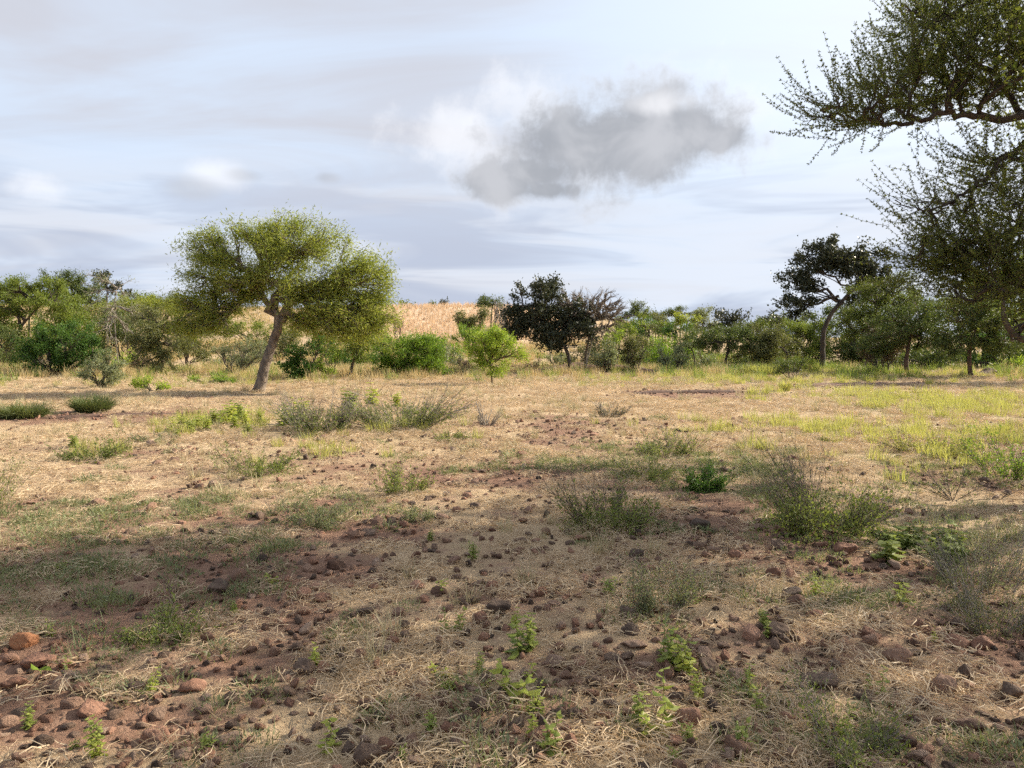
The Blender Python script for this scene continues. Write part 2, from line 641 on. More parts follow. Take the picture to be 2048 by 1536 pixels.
def lobes_sample(rng, lobes, n, shell=.55):
    """points in ellipsoids (c, r), weighted to the shell"""
    vol = np.array([l[1][0] * l[1][2] + l[1][0] * l[1][1] * .5 for l in lobes])
    num = rng.multinomial(n, vol / vol.sum())
    out = []
    for (c, r), k in zip(lobes, num):
        d = rdir(rng, k)
        rad = rng.random(k) ** shell
        out.append(np.asarray(c) + d * rad[:, None] * np.asarray(r))
    return np.concatenate(out)


def put_leaves(rng, g, P, De, m, L, Wd, spread, upb=.2, along=.45, tip=1.15, flat=0., patch=1.2):
    """m leaves round each twig polyline P (n,k,3)"""
    n, k, _ = P.shape
    S = P[:, 0]
    E = P[:, -1]
    t = along + (tip - along) * rng.random((n, m))
    seg = np.clip(t, 0, .999) * (k - 1)
    i0 = np.floor(seg).astype(int)
    fr = (seg - i0)[..., None]
    I = np.arange(n)[:, None]
    C = P[I, i0] * (1 - fr) + P[I, np.minimum(i0 + 1, k - 1)] * fr
    over = np.maximum(t - 1, 0)[..., None]
    C = C + De[:, None] * over * np.linalg.norm(E - S, axis=1)[:, None, None]
    off = rng.normal(size=C.shape) * spread
    off[..., 2] *= (1 - flat)
    C = (C + off).reshape(-1, 3)
    D = np.repeat(De, m, 0)
    A = unit(D * .7 + rdir(rng, n * m) * .9 + np.array([0, 0, upb]))
    B = perp(rng, A)
    # clump tint: neighbouring leaves share tone
    tone = np.repeat(rng.random(n) * .5, m) + rng.random(n * m) * .5
    sz = .65 + .7 * rng.random(n * m)
    leaves(g, C, A, B, L * sz, Wd * sz, np.clip(tone, 0, 1))


# ------------------------------------------------------------------ things
def tag(o, label, cat, group=None, kind=None):
    if label:
        o['label'] = label
    if cat:
        o['category'] = cat
    if group:
        o['group'] = group
    if kind:
        o['kind'] = kind
    return o


def thing(name, loc, label, cat, group=None):
    o = bpy.data.objects.new(name, None)
    o.empty_display_size = .2
    COL.objects.link(o)
    o.location = tuple(loc)
    return tag(o, label, cat, group)


SEED = [100]


def tree(name, label, base, lobes, trunk=None, leaf='acacia', bark='bark_dark', L=.09, Wd=.03, cover=2.2, per=27, ks=(6, 5, 4),
         rtip=.006, group='trees and bushes beyond the clearing', cat='tree', shell=.5, spread=None, upb=.2, depth=.85, up=0.,
         stems=0, bare=False, flat=0., pull=.72, D=None, cut=None, wob=.05, seed=None, natt=None, rmax=.2, along=.45, tipx=1.15, clump=7., crad=.34):
    """base (px,py) on the ground or px with D; lobes and trunk in photo pixels at that distance"""
    SEED[0] += 1
    rng = np.random.default_rng(seed if seed is not None else SEED[0])
    b = ground_at(*base) if D is None else on_ground(base[0], D)
    D = b[1]
    s = D / FPX
    root = thing(name, b, label, cat, group)
    lb = []
    area = 0
    for l in lobes:
        cx, cy_, rx, ry = l[:4]
        dz_ = l[4] if len(l) > 4 else 0.
        c = at(cx, cy_, D) - b + np.array([0, dz_, 0])
        lb.append((c, np.array([rx * s, rx * s * depth, ry * s])))
        area += math.pi * rx * ry
    nleaf = int(.91 * cover * area / (L / s * Wd / s * .5))
    n = natt or max(40, nleaf // per)
    nc = max(10, int(n / clump))
    Cc = lobes_sample(rng, lb, nc, shell)
    cr = crad * (area * s * s / nc) ** .5
    A = Cc[rng.integers(0, nc, n)] + rng.normal(size=(n, 3)) * cr * np.array([1, 1, .75])
    if cut is not None:
        zc = (at(base[0], cut, D) - b)[2]
        A[:, 2] = np.where(A[:, 2] < zc, zc + (zc - A[:, 2]) * .4, A[:, 2])
    A[:, 2] = np.maximum(A[:, 2], .04 + .1 * rng.random(len(A)))
    gw = Geo()
    gt = Geo()
    if trunk:
        pts = np.array([list(at(p[0], p[1], D) - b) + [p[2] * .66] for p in trunk])
        pts[0, 2] = -.12
        pts[1:, 1] += rng.normal(size=len(pts) - 1) * .12 * s * 60 * .3
        sm = smooth_line(pts, 7)
        sm[:, :3] += rng.normal(size=(len(sm), 3)) * sm[:, 3:4] * .06
        tubes(gt, sm[:, :3], sm[:, 3], 12)
        q = int(len(sm) * .55)
        nodes = sm[q:, :3]
        nd = unit(np.gradient(sm[:, :3], axis=0))[q:]
    if stems or not trunk:
        k = stems or 5
        ang = rng.random(k) * 6.283
        w = max(l[1][0] for l in lb) * .12
        nodes = np.stack([np.cos(ang) * w, np.sin(ang) * w, np.full(k, -.05)], 1)
        nd = unit(np.stack([np.cos(ang) * .6, np.sin(ang) * .6, np.ones(k)], 1))
    P, De = grow(rng, gw, nodes, nd, A, ks, rtip, pull, wob, rmax=rmax, up=up)
    if trunk:
        tk = gt.build('trunk', M[bark], root, True)
    gw.build('branches', M[bark], tk if trunk else root, True)
    if not bare:
        gl = Geo()
        m = max(4, nleaf // n)
        put_leaves(rng, gl, P, De, m, L, Wd, spread or L * .9, upb, flat=flat, along=along, tip=tipx)
        gl.build('crown', M[leaf], root)
    return root


# ------------------------------------------------------------------ ground
def region(px, py, rx, ry):
    c = ground_at(px, py)
    a = ground_at(px, max(py - ry, 722))
    b = ground_at(px, py + ry)
    return c[0], (a[1] + b[1]) / 2, rx * c[1] / FPX, max((a[1] - b[1]) / 2, .3)


def mask(x, y, regs):
    m = np.zeros_like(np.asarray(x, float))
    wx = (fbm(np.asarray(x) * 1.1, np.asarray(y) * 1.1, 41, 4) - .5)
    for (cx, cy_, ax, ay), s in regs:
        d = np.sqrt(((x - cx) / ax) ** 2 + ((y - cy_) / ay) ** 2) + wx * 2.6
        m = np.maximum(m, s * (1 - sstep(.2, 1.5, d)))
    return m


BARE = [(region(*r[:4]), r[4]) for r in [
    (150, 1450, 260, 80, 1.), (380, 1340, 180, 45, .7), (640, 1150, 220, 45, .9), (560, 1215, 160, 30, .7),
    (200, 835, 340, 16, .8), (480, 800, 160, 12, .7), (1080, 860, 160, 34, .8), (1370, 790, 170, 12, 1.), (1010, 960, 200, 40, .75), (900, 830, 120, 14, .5),
    (760, 1060, 220, 40, .8), (1460, 1050, 200, 40, .8), (1640, 1130, 260, 40, .8), (1150, 1330, 260, 60, .7), (1600, 1280, 300, 50, .6),
    (1000, 1200, 200, 40, .6), (1980, 970, 120, 40, .8), (2000, 1300, 160, 50, .7), (1750, 768, 260, 6, .9), (950, 1440, 250, 70, .6), (150, 900, 200, 16, .4),
    (1240, 850, 200, 24, .5)]]
GREEN = [(region(*r[:4]), r[4]) for r in [
    (1930, 812, 300, 28, 1.), (1760, 870, 380, 30, .9), (1950, 880, 200, 40, .8), (1700, 752, 520, 8, .8), (1900, 930, 220, 40, .5),
    (420, 848, 130, 20, .8), (560, 905, 150, 24, .6), (200, 895, 130, 18, .6), (800, 870, 160, 22, .3), (420, 765, 240, 10, .6), (1500, 765, 300, 8, .7)]]
HERB = [(region(*r[:4]), r[4]) for r in [
    (350, 1060, 380, 70, .9), (650, 1020, 160, 34, .9), (1150, 930, 200, 26, .8), (1400, 930, 200, 40, .8), (1800, 1050, 330, 90, .8),
    (1250, 1060, 180, 50, .7), (300, 1230, 200, 50, .6), (1350, 1180, 220, 60, .7), (1700, 1210, 200, 50, .7), (1050, 1380, 350, 90, .5),
    (1650, 1450, 260, 60, .6), (820, 1030, 120, 40, .5), (500, 1430, 300, 80, .4), (700, 1300, 250, 80, .4), (60, 1150, 200, 60, .6), (1500, 1400, 250, 80, .4)]]


def dens_bare(x, y):
    near = 1 - sstep(9, 13, y)
    return np.clip(mask(x, y, BARE) * (1 - .2 * near) + (.75 + .5 * near) * (fbm(x * (.45 + .0 * y), y * .45, 21, 4) - .48) + near * (.38 + .9 * (fbm(x * 1.7, y * 1.7, 23, 3) - .5)), 0, 1)


def dens_green(x, y):
    return mask(x, y, GREEN)


def dens_herb(x, y):
    return np.clip(mask(x, y, HERB) * 1.0 + .7 * (fbm(x * .6, y * .6, 61, 3) - .55), 0, 1)


def dens_field(x, y):
    edge = 72 + 10 * (fbm(x * .05, x * 0, 77, 2) - .5)
    return sstep(0, 6, y - edge) * (1 - sstep(0, 10, x - 2)) * sstep(-.24, -.19, x / np.maximum(y, 1))


def make_ground():
    nu, nv = 420, 520
    u = np.linspace(-1, 1, nu)
    xs = np.sinh(u * 7.2) / math.sinh(7.2) * 1400
    v = np.linspace(0, 1, nv)
    ys = -12 + (np.exp(v * 5.2) - 1) / (math.exp(5.2) - 1) * 2200
    # denser close to the viewer
    ys = np.unique(np.concatenate([np.linspace(-30, 1, 14), np.linspace(1, 14, 165), np.geomspace(14.08, 2600, 130)]))
    nv = len(ys)
    xs = np.unique(np.concatenate([np.linspace(-11, 12, 200), 12 * np.geomspace(1.01, 130, 46), -11 * np.geomspace(1.01, 140, 46)]))
    nu = len(xs)
    X, Y = np.meshgrid(xs, ys)
    Z = H(X, Y)
    nearf = (1 - sstep(10, 18, np.hypot(X, Y)))
    Z = Z + nearf * (.035 * (fbm(X * 4.5, Y * 4.5, 31, 3) - .5) + .022 * (fbm(X * 14, Y * 14, 33, 2) - .5))
    V = np.stack([X, Y, Z], -1).reshape(-1, 3)
    idx = np.arange(nu * nv).reshape(nv, nu)
    F = np.stack([idx[:-1, :-1], idx[:-1, 1:], idx[1:, 1:], idx[1:, :-1]], -1).reshape(-1, 4)
    g = Geo()
    g.add(V, F, .5)
    o = g.build('ground', M['earth'], None, True)
    tag(o, 'stony reddish earth with dry straw running up to a low hill', 'ground', kind='structure')
    xf, yf = V[:, 0], V[:, 1]
    for nm, fn in (('bare', dens_bare), ('green', dens_green), ('field', dens_field)):
        a = o.data.attributes.new(nm, 'FLOAT', 'POINT')
        a.data.foreach_set('value', fn(xf, yf).astype(np.float32))
    return o


make_ground()

# ------------------------------------------------------------------ the solitary tree in the clearing
BR = 'trees and bushes beyond the clearing'
tree('acacia_tree', 'leaning solitary tree with pale trunk and wide feathery green crown in the clearing', (520, 783),
     [(470, 560, 100, 62), (560, 495, 110, 62), (640, 485, 80, 52), (410, 520, 62, 44), (690, 545, 90, 56), (740, 590, 56, 54), (600, 580, 120, 52), (390, 605, 66, 52),
      (430, 650, 60, 34), (690, 635, 100, 44), (585, 445, 60, 26), (352, 600, 32, 54), (772, 590, 26, 56), (410, 470, 44, 20), (740, 520, 44, 26), (500, 460, 60, 26), (610, 645, 60, 26), (755, 640, 50, 46), (480, 600, 60, 50), (700, 665, 80, 26), (380, 655, 50, 30), (775, 560, 24, 40)],
     [(518, 786, .40), (520, 776, .29), (530, 730, .235), (545, 685, .215), (556, 655, .205), (552, 625, .16), (530, 600, .14), (520, 570, .10)],
     leaf='acacia_yellow', bark='bark', L=.105, Wd=.023, cover=2.35, per=30, ks=(13, 7, 5), rtip=.0065, clump=2.6, crad=.5, group=None, shell=.62, spread=.13, upb=-.05, depth=.95,
     wob=.07, pull=.66, seed=7, rmax=.15)

# ------------------------------------------------------------------ left-hand thicket
tree('acacia_tree', 'forked dark-trunked acacia at the edge of the vine thicket with flat green crown', (22, 738),
     [(30, 590, 90, 36), (110, 600, 75, 36), (-50, 590, 80, 40), (60, 570, 70, 24), (150, 625, 42, 26), (20, 640, 60, 20)],
     [(20, 740, .20), (26, 700, .16), (38, 660, .14), (62, 630, .10), (80, 610, .08)], leaf='acacia', L=.13, Wd=.042, cover=1.8, ks=(8, 5, 4), rtip=.008, shell=.5, cut=632, up=.3)
tree('umbrella_tree', 'round-topped umbrella thorn rising behind the vine thicket', (145, 690),
     [(142, 563, 54, 26), (180, 580, 36, 24), (110, 580, 30, 18)], [(145, 690, .16), (144, 640, .13), (143, 605, .1)],
     leaf='acacia_dark', L=.16, Wd=.05, cover=2.2, D=56, ks=(7, 5, 3), rtip=.01, cut=598, up=.3)
tree('small_tree', 'small dark rounded tree on the slope behind the pale bare sapling', (215, 680),
     [(208, 562, 20, 18), (230, 578, 24, 14), (245, 590, 26, 12)], [(215, 680, .13), (214, 620, .1), (212, 580, .07)],
     leaf='dark_broad', L=.18, Wd=.11, cover=2.2, D=66, ks=(6, 4, 3), rtip=.012)
tree('thicket_bush', 'yellow-green hedge of thorn bush on the slope behind the sapling', (280, 665),
     [(255, 612, 60, 20), (310, 608, 50, 22), (350, 620, 60, 20), (220, 620, 40, 16)], leaf='acacia_yellow', L=.16, Wd=.05, cover=2.2, D=62, ks=(8, 4, 3), rtip=.01, cat='bush')
tree('bare_sapling', 'thin pale nearly leafless sapling with spindly branches in the vine thicket', (235, 715),
     [(215, 600, 46, 62), (240, 650, 55, 50), (265, 600, 40, 50), (200, 550, 34, 22)], [(238, 716, .05), (232, 680, .042), (230, 620, .034), (232, 580, .022)],
     leaf='bush_grey', bark='twig_grey', L=.09, Wd=.03, cover=.16, per=5, ks=(9, 4, 3), rtip=.007, shell=.4, up=.3, D=39)
tree('thicket_bush', 'big deep-green bush with vines trailing to the ground beside the pale bare sapling', (118, 752),
     [(90, 690, 56, 48), (150, 680, 60, 46), (190, 705, 40, 44), (110, 725, 70, 30), (60, 715, 30, 36)], leaf='bush_deep', L=.10, Wd=.04, cover=2.5, ks=(9, 5, 4), rtip=.006, cat='bush', upb=-.3)
tree('thicket_bush', 'dark thorn bush under the forked flat-crowned acacia', (-20, 745),
     [(0, 690, 46, 46), (-60, 690, 50, 50)], leaf='acacia_dark', L=.11, Wd=.04, cover=2.2, ks=(6, 5, 3), rtip=.006, cat='bush', D=40)
tree('leafy_bush', 'light grey-green rounded bush in front of the vine-covered thicket', (206, 775),
     [(205, 735, 44, 28), (190, 752, 38, 20), (230, 752, 26, 20)], leaf='bush_grey', L=.07, Wd=.025, cover=2.2, ks=(7, 5, 3), rtip=.005, cat='bush')
tree('thicket_tree', 'bushy small tree with drooping foliage beside the solitary tree', (322, 752),
     [(320, 650, 60, 40), (350, 690, 60, 44), (290, 690, 44, 44), (330, 725, 50, 28), (385, 660, 40, 30)], [(322, 752, .11), (324, 720, .09), (316, 690, .07), (320, 660, .05)],
     leaf='olive', L=.11, Wd=.03, cover=1.7, ks=(8, 5, 4), rtip=.007)
tree('brush_pile', 'dark brown dry brush piled beside the drooping thicket tree', (282, 745),
     [(280, 725, 36, 17), (310, 735, 24, 10)], leaf='brown_brush', bark='twig', L=.12, Wd=.02, cover=1.6, ks=(8, 4, 3), rtip=.008, cat='brush')
tree('low_bush', 'low yellow-green bush on the grass before the thicket', (305, 782), [(290, 764, 26, 14), (325, 770, 26, 10)],
     leaf='bush_bright', L=.07, Wd=.03, cover=2.2, ks=(7, 4, 3), rtip=.005, cat='bush')
tree('low_bush', 'low deep-green bush on the grass near the leaning trunk', (410, 768), [(395, 758, 24, 9), (425, 754, 22, 9), (450, 765, 24, 8)],
     leaf='bush_green', L=.07, Wd=.03, cover=1.8, ks=(7, 4, 3), rtip=.005, cat='bush')
tree('thorn_shrub', 'open grey-green shrub with several thin stems beside the leaning trunk', (468, 752),
     [(455, 700, 32, 24), (495, 690, 36, 26), (520, 710, 24, 26), (480, 725, 36, 18)], leaf='bush_grey', bark='twig', L=.07, Wd=.022, cover=1.1, ks=(7, 5, 3), rtip=.006, cat='shrub', stems=6)
tree('vine_bush', 'dark vine-smothered bush just behind the leaning trunk', (612, 760),
     [(605, 725, 40, 32), (625, 695, 36, 26), (645, 690, 26, 22), (585, 740, 20, 18)], leaf='bush_deep', L=.08, Wd=.06, cover=2.6, ks=(8, 5, 3), rtip=.005, cat='bush', upb=-.3)
tree('leafy_bush', 'fresh light-green bush between the vine-smothered bush and the small dark-stemmed acacia', (660, 755),
     [(660, 725, 24, 28), (640, 735, 16, 16)], leaf='bush_bright', L=.07, Wd=.03, cover=2., ks=(6, 4, 3), rtip=.005, cat='bush')
tree('small_acacia', 'small acacia with dark slanting stem beneath the solitary tree crown', (700, 757),
     [(720, 665, 56, 30), (690, 690, 46, 24), (755, 690, 44, 22), (735, 630, 36, 24), (715, 712, 40, 14)], [(698, 758, .10), (706, 725, .085), (716, 695, .07), (722, 670, .05)],
     leaf='acacia', L=.10, Wd=.028, cover=1.5, ks=(7, 5, 4), rtip=.006, up=.2)
tree('round_bush', 'dense rounded bright-green bush at the back of the clearing', (818, 755),
     [(820, 702, 70, 36), (772, 714, 38, 36), (868, 714, 34, 36), (820, 735, 78, 22), (845, 688, 40, 24)], leaf='bush_green', L=.085, Wd=.028, cover=2.8, ks=(10, 6, 4), rtip=.005, cat='bush', upb=.4, clump=3.5, crad=.5)
tree('dry_bush', 'small bare brown bush at the edge of the golden field', (797, 668), [(797, 640, 14, 16)], leaf='brown_brush', bark='twig', L=.2, Wd=.04, cover=1.2, D=72, ks=(6, 4), rtip=.012, cat='bush')
tree('far_tree', 'tiny dark tree with two trunks on the hill crest', (888, 612), [(888, 604, 9, 6), (885, 608, 8, 4)], [(887, 614, .2), (888, 608, .15), (888, 604, .1)], leaf='dark_broad', L=.4, Wd=.25, cover=2.5, D=150, ks=(5, 3), rtip=.03, group=None)
tree('far_bush', 'tiny bush on the hill crest beside the small dark tree', (866, 613), [(866, 610, 6, 3)], leaf='acacia_dark', L=.4, Wd=.2, cover=2.5, D=148, ks=(4, 3), rtip=.03, group=None, cat='bush')
tree('far_bush', 'dark low bushes on the crest beside the solitary tree crown', (812, 612), [(808, 608, 12, 5), (825, 611, 8, 3)], leaf='acacia_dark', L=.4, Wd=.2, cover=2.5, D=146, ks=(4, 3), rtip=.03, group=None, cat='bush')

# ------------------------------------------------------------------ middle
tree('feathery_shrub', 'vivid light-green vase-shaped shrub on a thin stem in mid clearing', (985, 768),
     [(960, 700, 44, 30), (1010, 695, 46, 30), (985, 675, 50, 22), (985, 725, 44, 24), (1035, 705, 26, 16)], [(985, 769, .05), (983, 750, .04), (981, 735, .03)],
     leaf='bush_bright', bark='bark_red', L=.075, Wd=.022, cover=2.2, ks=(9, 5, 4), rtip=.005, cat='shrub', up=.5, group=None, clump=4, crad=.45)
tree('leafy_bush', 'wide green bush behind the vase-shaped shrub', (965, 725), [(950, 665, 44, 22), (1000, 675, 36, 22), (925, 668, 24, 14)], leaf='bush_green', L=.11, Wd=.035, cover=2.3, D=46, ks=(8, 5, 3), rtip=.007, cat='bush', up=.4)
tree('round_bush', 'dense olive bush beside the golden field on the slope', (942, 672), [(942, 630, 32, 26), (925, 640, 18, 24), (965, 632, 16, 18)], leaf='olive', L=.15, Wd=.06, cover=2.6, D=60, ks=(8, 5, 3), rtip=.01, cat='bush')
tree('umbrella_tree', 'flat-topped umbrella thorn on the slope behind the olive bush', (982, 650), [(985, 604, 34, 9), (970, 607, 22, 7), (1005, 606, 18, 8)], [(981, 650, .14), (983, 628, .11), (985, 612, .08)],
     leaf='acacia_dark', L=.22, Wd=.07, cover=2.6, D=75, ks=(7, 4, 3), rtip=.012, cut=611, up=.3)
tree('bare_bush', 'pale leafless bush beside the flat-topped umbrella thorn', (1003, 652), [(1003, 612, 18, 16)], bark='twig_grey', bare=True, cover=.8, L=.1, Wd=.1, natt=160, D=74, ks=(6, 4, 3), rtip=.012, cat='bush', up=.3)
tree('dark_tree', 'dark broad-leaved tree with dense blackish crown beside the bare tree', (1138, 748),
     [(1085, 588, 58, 40), (1055, 638, 58, 38), (1100, 630, 56, 50), (1140, 665, 54, 36), (1030, 650, 26, 30), (1090, 568, 40, 16), (1115, 685, 44, 20), (1070, 660, 56, 34), (1155, 640, 44, 44), (1034, 628, 34, 32)],
     [(1138, 750, .17), (1138, 720, .14), (1130, 695, .12), (1110, 660, .10), (1095, 625, .07)], leaf='dark_broad', L=.11, Wd=.075, cover=3.0, ks=(12, 6, 4), rtip=.008, clump=3, crad=.5)
tree('bare_tree', 'leafless grey tree with fine spreading branches beside the dark tree', (1172, 746),
     [(1185, 618, 76, 50), (1145, 612, 60, 40), (1224, 622, 42, 46), (1175, 665, 72, 30)], [(1172, 748, .15), (1171, 715, .12), (1175, 690, .10), (1180, 665, .07)],
     bark='twig_brown', bare=True, natt=2600, ks=(11, 6, 5), rtip=.0095, up=.25, shell=.40, wob=.09, L=.1, Wd=.1, rmax=.07, clump=4)
tree('leaning_trunk_tree', 'slender pale trunk standing against the bare tree', (1178, 747), [(1185, 655, 22, 26)], [(1168, 748, .07), (1177, 710, .06), (1184, 680, .05), (1186, 660, .035)],
     bark='bark_pale', bare=True, natt=60, ks=(4, 3), rtip=.011, L=.1, Wd=.1, up=.3)
tree('dry_brush', 'low brown dry brush behind the vase-shaped shrub', (928, 748), [(925, 732, 24, 14), (950, 738, 18, 10)], leaf='brown_brush', bark='twig', L=.12, Wd=.025, cover=1.6, ks=(7, 4, 3), rtip=.008, cat='brush')
tree('dry_brush', 'low greyish dry brush before the dark tree trunk', (1060, 746), [(1040, 736, 34, 10), (1075, 732, 34, 12)], leaf='brown_brush', bark='twig_grey', L=.12, Wd=.02, cover=1.1, ks=(8, 4, 3), rtip=.008, cat='brush')
tree('sapling', 'slim dark sapling under the dark tree crown', (1102, 725), [(1095, 690, 14, 10), (1105, 680, 12, 8)], [(1104, 725, .05), (1100, 705, .045), (1096, 692, .03)], leaf='acacia_dark', L=.12, Wd=.04, cover=1.5, D=44, ks=(4, 3), rtip=.007)
tree('leafy_bush', 'pale-green bush behind the bare tree trunk', (1115, 735), [(1112, 715, 18, 16)], leaf='bush_grey', L=.09, Wd=.03, cover=2., D=43, ks=(5, 4), rtip=.006, cat='bush')
tree('leafy_bush', 'blue-green bush next to the bare tree', (1212, 748), [(1210, 715, 26, 28), (1222, 695, 20, 20), (1200, 730, 20, 14)], leaf='bush_grey', L=.09, Wd=.035, cover=2.3, ks=(7, 5, 3), rtip=.006, cat='bush')
tree('leafy_bush', 'yellow-green bush peeping over the blue-green bush', (1228, 715), [(1228, 668, 18, 16), (1215, 680, 22, 14)], leaf='bush_bright', L=.1, Wd=.035, cover=2.3, D=50, ks=(6, 4, 3), rtip=.006, cat='bush')
tree('thorn_shrub', 'grey-olive vase-shaped thorn shrub a little way from the bare tree', (1268, 746), [(1250, 700, 24, 24), (1285, 695, 26, 24), (1268, 685, 30, 18), (1270, 715, 26, 20)], leaf='olive', bark='twig', L=.09, Wd=.03, cover=1.9, ks=(8, 5, 3), rtip=.006, cat='shrub', up=.4, stems=5)
tree('thorn_shrub', 'green shrub on a brown earth mound in front of the far wood', (1345, 748), [(1330, 715, 26, 20), (1360, 712, 26, 20), (1350, 728, 32, 16)], leaf='bush_grey', L=.09, Wd=.035, cover=2.0, ks=(8, 5, 3), rtip=.006, cat='shrub', up=.3)

# ------------------------------------------------------------------ far wood, right of the middle
far = [
    ('umbrella_tree', 'domed umbrella thorn in the far wood behind the bare tree', 1275, 72, [(1275, 622, 38, 14), (1275, 612, 22, 8), (1250, 634, 30, 12), (1300, 636, 30, 12)], 'acacia_dark'),
    ('wood_tree', 'green tree with thin dark trunks in the far wood', 1262, 66, [(1262, 645, 40, 16), (1240, 655, 30, 18)], 'acacia'),
    ('wood_tree', 'dark green low-crowned tree below the domed umbrella thorn', 1295, 62, [(1300, 655, 32, 18), (1280, 664, 30, 14)], 'bush_deep'),
    ('wood_tree', 'airy half-bare tree standing above the far wood', 1325, 64, [(1325, 636, 26, 20), (1318, 654, 30, 16)], 'olive'),
    ('wood_tree', 'light yellow-green flat tree at the far wood edge', 1372, 60, [(1372, 640, 30, 13), (1348, 645, 30, 13)], 'acacia_yellow'),
    ('wood_tree', 'low dark tree under the yellow-green flat tree', 1350, 57, [(1360, 660, 30, 14), (1340, 664, 24, 12)], 'bush_deep'),
    ('umbrella_tree', 'far flat umbrella thorn over the wood roofline', 1362, 95, [(1362, 623, 26, 8), (1330, 630, 30, 9), (1390, 630, 26, 9)], 'acacia_dark'),
    ('wood_tree', 'tall airy pale-green tree beside the dark rounded trees', 1405, 66, [(1405, 630, 28, 20), (1412, 650, 30, 16), (1395, 660, 26, 14)], 'bush_grey'),
    ('wood_tree', 'dark brownish rounded tree in the far wood', 1465, 62, [(1465, 636, 40, 20), (1440, 648, 30, 16), (1488, 646, 30, 16)], 'dark_broad'),
    ('wood_tree', 'dark rounded tree under the drooping side of the tall arching tree', 1540, 62, [(1540, 634, 36, 20), (1560, 646, 32, 16), (1520, 648, 28, 14)], 'dark_broad'),
    ('wood_tree', 'green tree filling the gap between the two dark rounded trees', 1505, 60, [(1505, 656, 44, 18), (1470, 664, 40, 14)], 'acacia_dark'),
    ('wood_tree', 'green rounded tree of the far wood behind the grey-olive thorn shrub', 1240, 58, [(1245, 668, 30, 18), (1215, 664, 20, 16)], 'acacia'),
    ('slope_tree', 'wide flat-topped acacia on the slope behind the vine thicket', 60, 64, [(40, 585, 80, 20), (110, 592, 60, 20), (-40, 590, 70, 24)], 'acacia'),
    ('slope_tree', 'rounded olive tree on the slope behind the pale bare sapling', 190, 70, [(185, 600, 50, 24), (150, 612, 40, 18)], 'acacia_dark'),
    ('slope_tree', 'low spreading yellow-green tree on the slope beside the hedge', 265, 74, [(265, 600, 56, 18), (310, 605, 40, 16)], 'acacia'),
    ('slope_tree', 'small flat green tree on the slope behind the drooping thicket tree', 350, 78, [(345, 606, 50, 16), (390, 612, 40, 14)], 'acacia_yellow'),
]
for nm, lab, px, D_, lb, lf in far:
    top = min(l[1] - l[3] for l in lb)
    low = max(l[1] for l in lb)
    b_ = on_ground(px, D_)
    gy = 768 - FPX * math.tan(math.atan2(b_[2] - CAMZ, b_[1]) + PITCH)
    tree(nm, lab, (px, gy), lb, [(px - 2, gy, .13), (px - 1, (gy + low) / 2, .11), (px + 2, low, .07)], leaf=lf, L=.17, Wd=.06 if lf != 'dark_broad' else .11,
         cover=2.2, per=22, D=D_, ks=(6, 4, 3), rtip=.011, up=.25, pull=.6)
# thin trunks of the far wood seen against the pale slope
for i, px in enumerate((1288, 1300, 1309, 1317, 1328, 1336, 1349, 1392)):
    b_ = on_ground(px, 56 + (i * 37 % 9))
    gy = 768 - FPX * math.tan(math.atan2(b_[2] - CAMZ, b_[1]) + PITCH)
    tree('slim_tree', 'slim dark-stemmed tree among the stems of the far wood', (px, gy), [(px, 650 + i % 3 * 4, 13, 9)], [(px, gy, .075), (px + 2, gy - 14, .065), (px + (-1) ** i * 2, 655, .045)],
         leaf=('acacia', 'olive', 'acacia_dark')[i % 3], L=.15, Wd=.05, cover=2., per=12, D=b_[1], ks=(5, 3), rtip=.01, group='slim stems of the far wood', up=.3)

# ------------------------------------------------------------------ right-hand wood
tree('umbrella_tree', 'little slanting flat-topped tree beside the dark umbrella tree', (1390, 728), [(1372, 680, 28, 14), (1350, 684, 16, 8), (1392, 690, 18, 8)], [(1391, 729, .06), (1387, 708, .05), (1378, 692, .04)],
     leaf='acacia_dark', L=.11, Wd=.04, cover=2.5, ks=(7, 4, 3), rtip=.007, cut=692, up=.2, D=42)
tree('umbrella_tree', 'dark flat-bottomed umbrella tree with short trunk in front of the shady wood', (1452, 742),
     [(1450, 675, 62, 24), (1415, 684, 32, 18), (1500, 680, 40, 24), (1460, 662, 50, 10), (1455, 697, 44, 9)], [(1452, 743, .12), (1452, 722, .10), (1456, 702, .08), (1458, 688, .06)],
     leaf='acacia_dark', L=.10, Wd=.035, cover=2.6, ks=(9, 5, 4), rtip=.006, up=.3)
tree('thicket_tree', 'broad dusky thicket tree touching the dark umbrella tree', (1532, 738), [(1530, 675, 54, 28), (1560, 695, 46, 34), (1500, 705, 34, 28), (1540, 720, 50, 18)], [(1532, 739, .09), (1530, 712, .07), (1536, 690, .05)],
     leaf='olive', L=.11, Wd=.04, cover=2.4, ks=(9, 5, 4), rtip=.006, D=40)
tree('thicket_tree', 'green feathery tree in front of the tall arching tree', (1610, 738), [(1600, 665, 44, 34), (1640, 650, 36, 30), (1620, 700, 46, 30), (1585, 700, 30, 24)], leaf='acacia', L=.12, Wd=.035, cover=2.0, D=46, ks=(9, 5, 4), rtip=.007)
